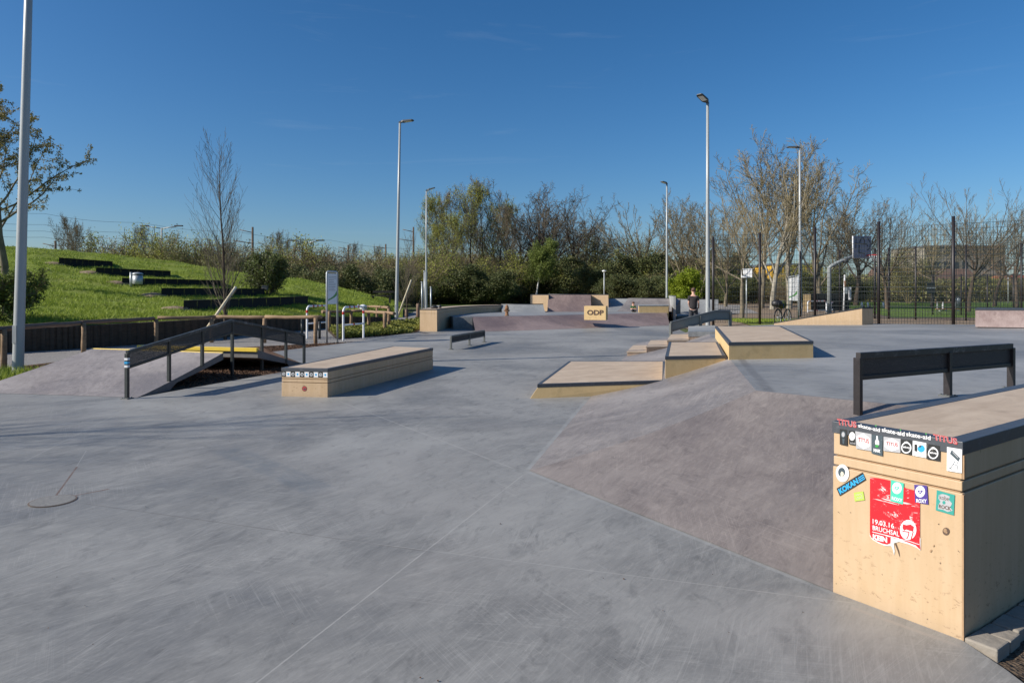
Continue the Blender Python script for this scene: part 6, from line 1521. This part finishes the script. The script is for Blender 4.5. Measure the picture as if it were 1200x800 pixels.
# undergrowth shrubs in front of the wood
xs_ = list(range(352, 470, 17))
for k, px in enumerate(xs_): place(rb.choice(['shr1', 'shr2', 'shr3']), px+rb.uniform(-5, 5), rb.uniform(306, 318), rb.uniform(58, 66), 'low brown shrub in the thicket behind the right slope of the mound', rz=rb.uniform(0, 6.28), wid=1.2, group='low shrubs behind the mound')
for k, px in enumerate(range(476, 850, 15)): place(rb.choice(['shr1', 'shr2', 'shr3', 'shr3', 'shr4']) if px > 515 else 'shr3', px+rb.uniform(-5, 5), rb.uniform(296, 318), rb.uniform(102, 112), 'shrub in the dark undergrowth between the lawn strip and the tall trees', rz=rb.uniform(0, 6.28), wid=1.25, group='undergrowth shrubs at the wood edge')
for k, px in enumerate(range(725, 850, 17)): place('shr3', px+rb.uniform(-5, 5), rb.uniform(322, 330), rb.uniform(92, 98), 'low dark green bush in front of the wood, left of the court', rz=rb.uniform(0, 6.28), wid=1.9, group='low dark bushes left of the court')
for k, px in enumerate(range(486, 590, 14)): place('shr3', px+rb.uniform(-5, 5), rb.uniform(312, 326), rb.uniform(92, 99), 'low dark evergreen bush behind the curved ledge', rz=rb.uniform(0, 6.28), wid=1.5, group='dark evergreen bushes behind the curved ledge')
for k, px in enumerate(range(858, 1010, 15)): place(rb.choice(['shr2', 'shr3', 'shr1']), px+rb.uniform(-5, 5), rb.uniform(318, 328), rb.uniform(78, 95), 'olive shrub in the hedge behind the bicycle and the court', rz=rb.uniform(0, 6.28), wid=1.3, z=.2, group='hedge shrubs behind the court')
for k, px in enumerate(range(1012, 1215, 17)): place(rb.choice(['shr2', 'shr3', 'shr1']), px+rb.uniform(-5, 5), rb.uniform(318, 332), rb.uniform(112, 122), 'brown shrub in the hedge in front of the distant houses', rz=rb.uniform(0, 6.28), wid=1.5, z=.2, group='hedge shrubs before the houses')
# bright green tree, birch
sp_ = dict(SP['shrub'])
th = make_tree('budding_bush', (xr(803, 56), 56, -.1), 'bright yellow-green rounded bush right of the lamp behind the person', 'bush', 61, 3.3, .05, dict(SP['leafy'], stems=4, tilt=.25), M['bark_brown'], M['twig_brown'], (M['lf_bright'], 26000, .075, .16), 2)
th = make_tree('birch_tree', (xr(628, 98), 98, 0), 'leaning white-stemmed birch with fresh green foliage behind the quarter pipe', 'tree', 62, 6.5, .12, dict(SP['leafy'], up=[.02, .1, .0, -.05], tilt=.3, start=[.35, .15, .15]), M['bark_birch'], M['twig_brown'], (M['lf_green'], 16000, .09, .2), 1)
th.scale = (1.2, 1.2, (EYE-(280-HY)*98/F)/7.2)
# woodland mass: what nobody could count
def mass(name, label, x0, x1, Y0, Y1, topf, n, size, mats, z0=-.05, seed=5, tw=True):
    g_ = np.random.default_rng(seed); X = g_.uniform(x0, x1, n); Y = g_.uniform(Y0, Y1, n)
    px = 600+X/Y*F; zt_ = EYE-(np.interp(px, [t[0] for t in topf], [t[1] for t in topf])-HY)*Y/F
    # clumpy top
    zt_ = zt_*(1+.12*np.sin(X*.9+Y)+.10*np.sin(X*2.3+1.7*Y)+.06*np.sin(X*5.1))
    Z = z0+(zt_-z0)*g_.uniform(0, 1, n)**.85
    c = np.stack([X, Y, Z], 1); a = g_.normal(0, 1, (n, 3)); a /= np.linalg.norm(a, axis=1, keepdims=True); b = np.cross(a, g_.normal(0, 1, (n, 3))); b /= np.linalg.norm(b, axis=1, keepdims=True)
    s = size*g_.uniform(.5, 1.5, (n, 1)); V = np.stack([c-a*s, c-b*s*.5, c+a*s, c+b*s*.5], 1).reshape(-1, 3)
    mi = (g_.uniform(0, 1, n) < .3).astype(int)
    Fq = np.arange(4*n).reshape(-1, 4)
    # long thin stems
    m2 = n//3; X2 = g_.uniform(x0, x1, m2); Y2 = g_.uniform(Y0, Y1, m2); px2 = 600+X2/Y2*F; zt2 = (EYE-(np.interp(px2, [t[0] for t in topf], [t[1] for t in topf])-HY)*Y2/F)*g_.uniform(.5, 1.12, m2)
    z2 = zt2*g_.uniform(0, .7, m2); dx = g_.normal(0, .35, m2); w = g_.uniform(.012, .03, m2)
    A0 = np.stack([X2-w, Y2, z2], 1); A1 = np.stack([X2+w, Y2, z2], 1); L2 = zt2-z2
    B0 = np.stack([X2+dx*L2*.5+w*.4, Y2, zt2], 1); B1 = np.stack([X2+dx*L2*.5-w*.4, Y2, zt2], 1)
    V2 = np.stack([A0, A1, B0, B1], 1).reshape(-1, 3); F2 = np.arange(4*m2).reshape(-1, 4)+len(V)
    o = fast_mesh(name, np.concatenate([V, V2]), np.concatenate([Fq, F2]), mats+[M['twig_tan']], np.concatenate([mi, np.full(m2, 2)])); return tag(o, label, None, None, 'stuff')
mass('woodland', 'dense brown and green woodland behind the lawn strip', -52, 40, 118, 138, [(200, 314), (330, 308), (420, 310), (480, 308), (520, 300), (600, 304), (700, 308), (760, 314), (840, 306), (900, 314)], 120000, .13, [M['lf_brown'], M['lf_wood']])
mass('woodland', 'dense dark understorey of the wood', -44, 36, 110, 117, [(200, 328), (470, 322), (520, 316), (700, 316), (840, 318), (900, 324)], 90000, .13, [M['lf_dark'], M['lf_wood']], seed=6)
mass('distant_hedge', 'dark hedge line in front of the distant houses', 30, 110, 122, 128, [(850, 330), (1000, 331), (1200, 329), (1400, 330)], 40000, .22, [M['lf_dark'], M['lf_wood']], z0=.1, seed=8)
mass('distant_hedge', 'tan and brown scrub before the yellow building', 20, 70, 98, 108, [(840, 322), (905, 330), (960, 331), (1010, 325), (1060, 330), (1300, 334)], 36000, .2, [M['lf_wood'], M['lf_brown']], z0=.1, seed=9)
mass('railway_scrub', 'low scrub along the railway behind the mound', -100, -28, 92, 104, [(0, 304), (100, 298), (200, 300), (330, 306)], 26000, .10, [M['lf_brown'], M['lf_wood']], z0=.1, seed=10)
# ground cover in the bed
n = 16000; bx = nr.uniform(0, 1, n); by = nr.uniform(0, 1, n)
Q = [Vector((-7.9, 29.5, 0)), Vector((-6.1, 24.0, 0)), Vector((-4.0, 27.2, 0)), Vector((-4.3, 43, 0)), Vector((-5.4, 38, 0))]
def intri(a_, b_, c_, n_): 
    u = nr.uniform(0, 1, (n_, 1)); v = nr.uniform(0, 1, (n_, 1)); m = (u+v) > 1; u = np.where(m, 1-u, u); v = np.where(m, 1-v, v); a_, b_, c_ = [np.array(tuple(q)) for q in (a_, b_, c_)]; return a_+(b_-a_)*u+(c_-a_)*v
ptb = np.concatenate([intri(Q[0], Q[1], Q[2], 9000), intri(Q[0], Q[2], Q[4], 7000), intri(Q[2], Q[3], Q[4], 5000)])
hb = np.array([.12+.13*(mn.noise(Vector((p[0]*1.3, p[1]*1.3, 0)))+.5) for p in ptb]); ptb[:, 2] = hb*nr.uniform(.1, 1, len(ptb))
a = nr.normal(0, 1, (len(ptb), 3)); a /= np.linalg.norm(a, axis=1, keepdims=True); b = np.cross(a, nr.normal(0, 1, a.shape)); b /= np.linalg.norm(b, axis=1, keepdims=True); s = nr.uniform(.03, .07, (len(ptb), 1))
V = np.stack([ptb-a*s, ptb-b*s*.6, ptb+a*s, ptb+b*s*.6], 1).reshape(-1, 3)
tag(fast_mesh('ground_cover', V, np.arange(len(V)).reshape(-1, 4), [M['lf_bed']]), 'low yellow-green ground cover in the bed by the curved ledge', None, None, 'stuff')
# mulch chips
def chips(name, poly_tri, n_, label, mat, sz, z):
    pt = np.concatenate([intri(Vector((*t_[0], z)), Vector((*t_[1], z)), Vector((*t_[2], z)), n_) for t_ in poly_tri]); m = len(pt)
    a = nr.normal(0, 1, (m, 3)); a[:, 2] *= .5; a /= np.linalg.norm(a, axis=1, keepdims=True); b = np.cross(a, nr.normal(0, 1, a.shape)); b /= np.linalg.norm(b, axis=1, keepdims=True); s = nr.uniform(.4, 1.3, (m, 1))*sz; pt[:, 2] += nr.uniform(0, 1, m)*sz
    V = np.stack([pt-a*s, pt-b*s*.5, pt+a*s, pt+b*s*.5], 1).reshape(-1, 3); tag(fast_mesh(name, V, np.arange(len(V)).reshape(-1, 4), [mat]), label, None, None, 'stuff')
chips('bark_chips', [((-5.5, 11.6), (-4.75, 13.7), (-7.5, 13.9)), ((-4.75, 13.7), (-4.9, 15.2), (-7.5, 13.9)), ((-10.9, 14.3), (-8.9, 11.2), (-8.7, 14.5)), ((-12, 12.0), (-8.9, 11.2), (-10.9, 14.3)), ((-10.9, 14.3), (-8.6, 14.5), (-9.4, 18.5)), ((-7.5, 20.4), (-6.6, 18.6), (-5.1, 22.3))], 2600, 'loose bark chips in the bed around the ramps', M['mulch'], .022, -.012)
chips('soil_clods', [((2.4, 3.05), (2.3, 2.3), (4.5, 3.0)), ((2.45, 3.1), (4.5, 3.0), (4.5, 4.6))], 5000, 'loose dark soil beside the cobbles', M['soil'], .008, -.045)
blades('weeds', np.concatenate([intri(Vector((-10.6, 13.2, 0)), Vector((-9.2, 12.0, 0)), Vector((-9.0, 13.8, 0)), 900), intri(Vector((-10.9, 12.8, 0)), Vector((-9.9, 12.2, 0)), Vector((-10.0, 14.0, 0)), 700)]), .05, .22, .012, M['blade'], 'weeds sprouting around the foot of the left lamp pole')
blades('lawn_blades', np.concatenate([intri(Vector((13.6, 31.5, .2)), Vector((15.2, 34.8, .2)), Vector((11, 36, .2)), 5000), intri(Vector((10.7, 31, .2)), Vector((13.6, 31.5, .2)), Vector((11, 36, .2)), 5000)]), .05, .12, .015, M['blade'], 'grass patch behind the fence near the bicycle')

# grit and small dry leaves lying on the plaza
g_ = np.random.default_rng(12); n = 90
px_ = g_.uniform(-20, 1100, n); py_ = 400+400*g_.uniform(0, 1, n)**1.0; Yg = F*EYE/(py_-HY); Xg = (px_-600)/F*Yg
ok = (Xg < 1.6-.2*Yg*0) & ~((Xg > -6) & (Yg > 10)) & (Xg < .1+(6.15-Yg)*.6); ptg = np.stack([Xg, Yg, np.full(n, .004)], 1)[ok]; m = len(ptg)
a = g_.normal(0, 1, (m, 3)); a[:, 2] = 0; a /= np.linalg.norm(a, axis=1, keepdims=True); b = np.stack([-a[:, 1], a[:, 0], g_.uniform(0, .3, m)], 1); s = g_.uniform(.002, .007, (m, 1))
V = np.stack([ptg-a*s, ptg-b*s*.5, ptg+a*s, ptg+b*s*.6+np.array([0, 0, .003])], 1).reshape(-1, 3)
tag(fast_mesh('grit', V, np.arange(len(V)).reshape(-1, 4), [M['mulch']]), 'scattered grit and dry bits on the concrete plaza', None, None, 'stuff')
SUN_E, SKY_S, EXPO, AIR, DUST, OZ, SAT = 5.0, .092, .25, 1.0, 1.0, 6.0, 1.2
# ================================================================== camera, light, sky
cam = bpy.data.cameras.new('camera'); co_ = bpy.data.objects.new('camera', cam); C.objects.link(co_)
cam.sensor_width = 36; cam.lens = F/1200*36; cam.shift_y = -(HY-400)/1200*-1
cam.shift_y = (HY-400)/1200
co_.location = (0, 0, EYE); co_.rotation_euler = (R(90), 0, 0); cam.clip_start = .05; cam.clip_end = 3000
scene.camera = co_
ELEV = R(31); sd = Vector((-math.cos(R(17)), -math.sin(R(17)), 0))
sdir = Vector((sd.x*math.cos(ELEV), sd.y*math.cos(ELEV), math.sin(ELEV)))
sun = bpy.data.lights.new('sun', 'SUN'); sun.energy = SUN_E; sun.angle = R(.53); sun.color = (1, .93, .83)
so = bpy.data.objects.new('sun', sun); C.objects.link(so); so.rotation_euler = sdir.to_track_quat('Z', 'Y').to_euler(); so.location = (-30, -5, 30)
w = bpy.data.worlds.new('World'); scene.world = w; w.use_nodes = True; nt = w.node_tree
sk = nt.nodes.new('ShaderNodeTexSky'); sk.sky_type = 'NISHITA'; sk.sun_disc = False; sk.sun_elevation = ELEV
sk.sun_rotation = math.atan2(sd.x, sd.y); sk.air_density = AIR; sk.dust_density = DUST; sk.ozone_density = OZ; sk.altitude = 100
hs = nt.nodes.new('ShaderNodeHueSaturation'); hs.inputs['Saturation'].default_value = SAT; nt.links.new(sk.outputs[0], hs.inputs['Color']); 
tcw = nt.nodes.new('ShaderNodeTexCoord'); mpw = nt.nodes.new('ShaderNodeMapping'); mpw.inputs['Scale'].default_value = (1.6, 1.6, 14); nt.links.new(tcw.outputs['Generated'], mpw.inputs[0])
nzw = nt.nodes.new('ShaderNodeTexNoise'); nzw.inputs['Scale'].default_value = 2.2; nzw.inputs['Detail'].default_value = 9; nzw.inputs['Roughness'].default_value = .62; nzw.inputs['Distortion'].default_value = .8; nt.links.new(mpw.outputs[0], nzw.inputs['Vector'])
rpw = nt.nodes.new('ShaderNodeValToRGB'); rpw.color_ramp.elements[0].position = .6; rpw.color_ramp.elements[1].position = .82; rpw.color_ramp.elements[1].color = (.07, .07, .07, 1); nt.links.new(nzw.outputs['Fac'], rpw.inputs[0])
mxw = nt.nodes.new('ShaderNodeMix'); mxw.data_type = 'RGBA'; nt.links.new(rpw.outputs[0], mxw.inputs[0]); nt.links.new(hs.outputs[0], mxw.inputs[6]); mxw.inputs[7].default_value = (5.5, 6.2, 7.0, 1)
nt.links.new(mxw.outputs[2], nt.nodes['Background'].inputs[0]); nt.nodes['Background'].inputs[1].default_value = SKY_S
vs_ = scene.view_settings; scene.display_settings.display_device = 'sRGB'
vs_.view_transform = 'Standard'; vs_.look = 'None'; vs_.exposure = EXPO; vs_.gamma = 1; vs_.use_curve_mapping = False
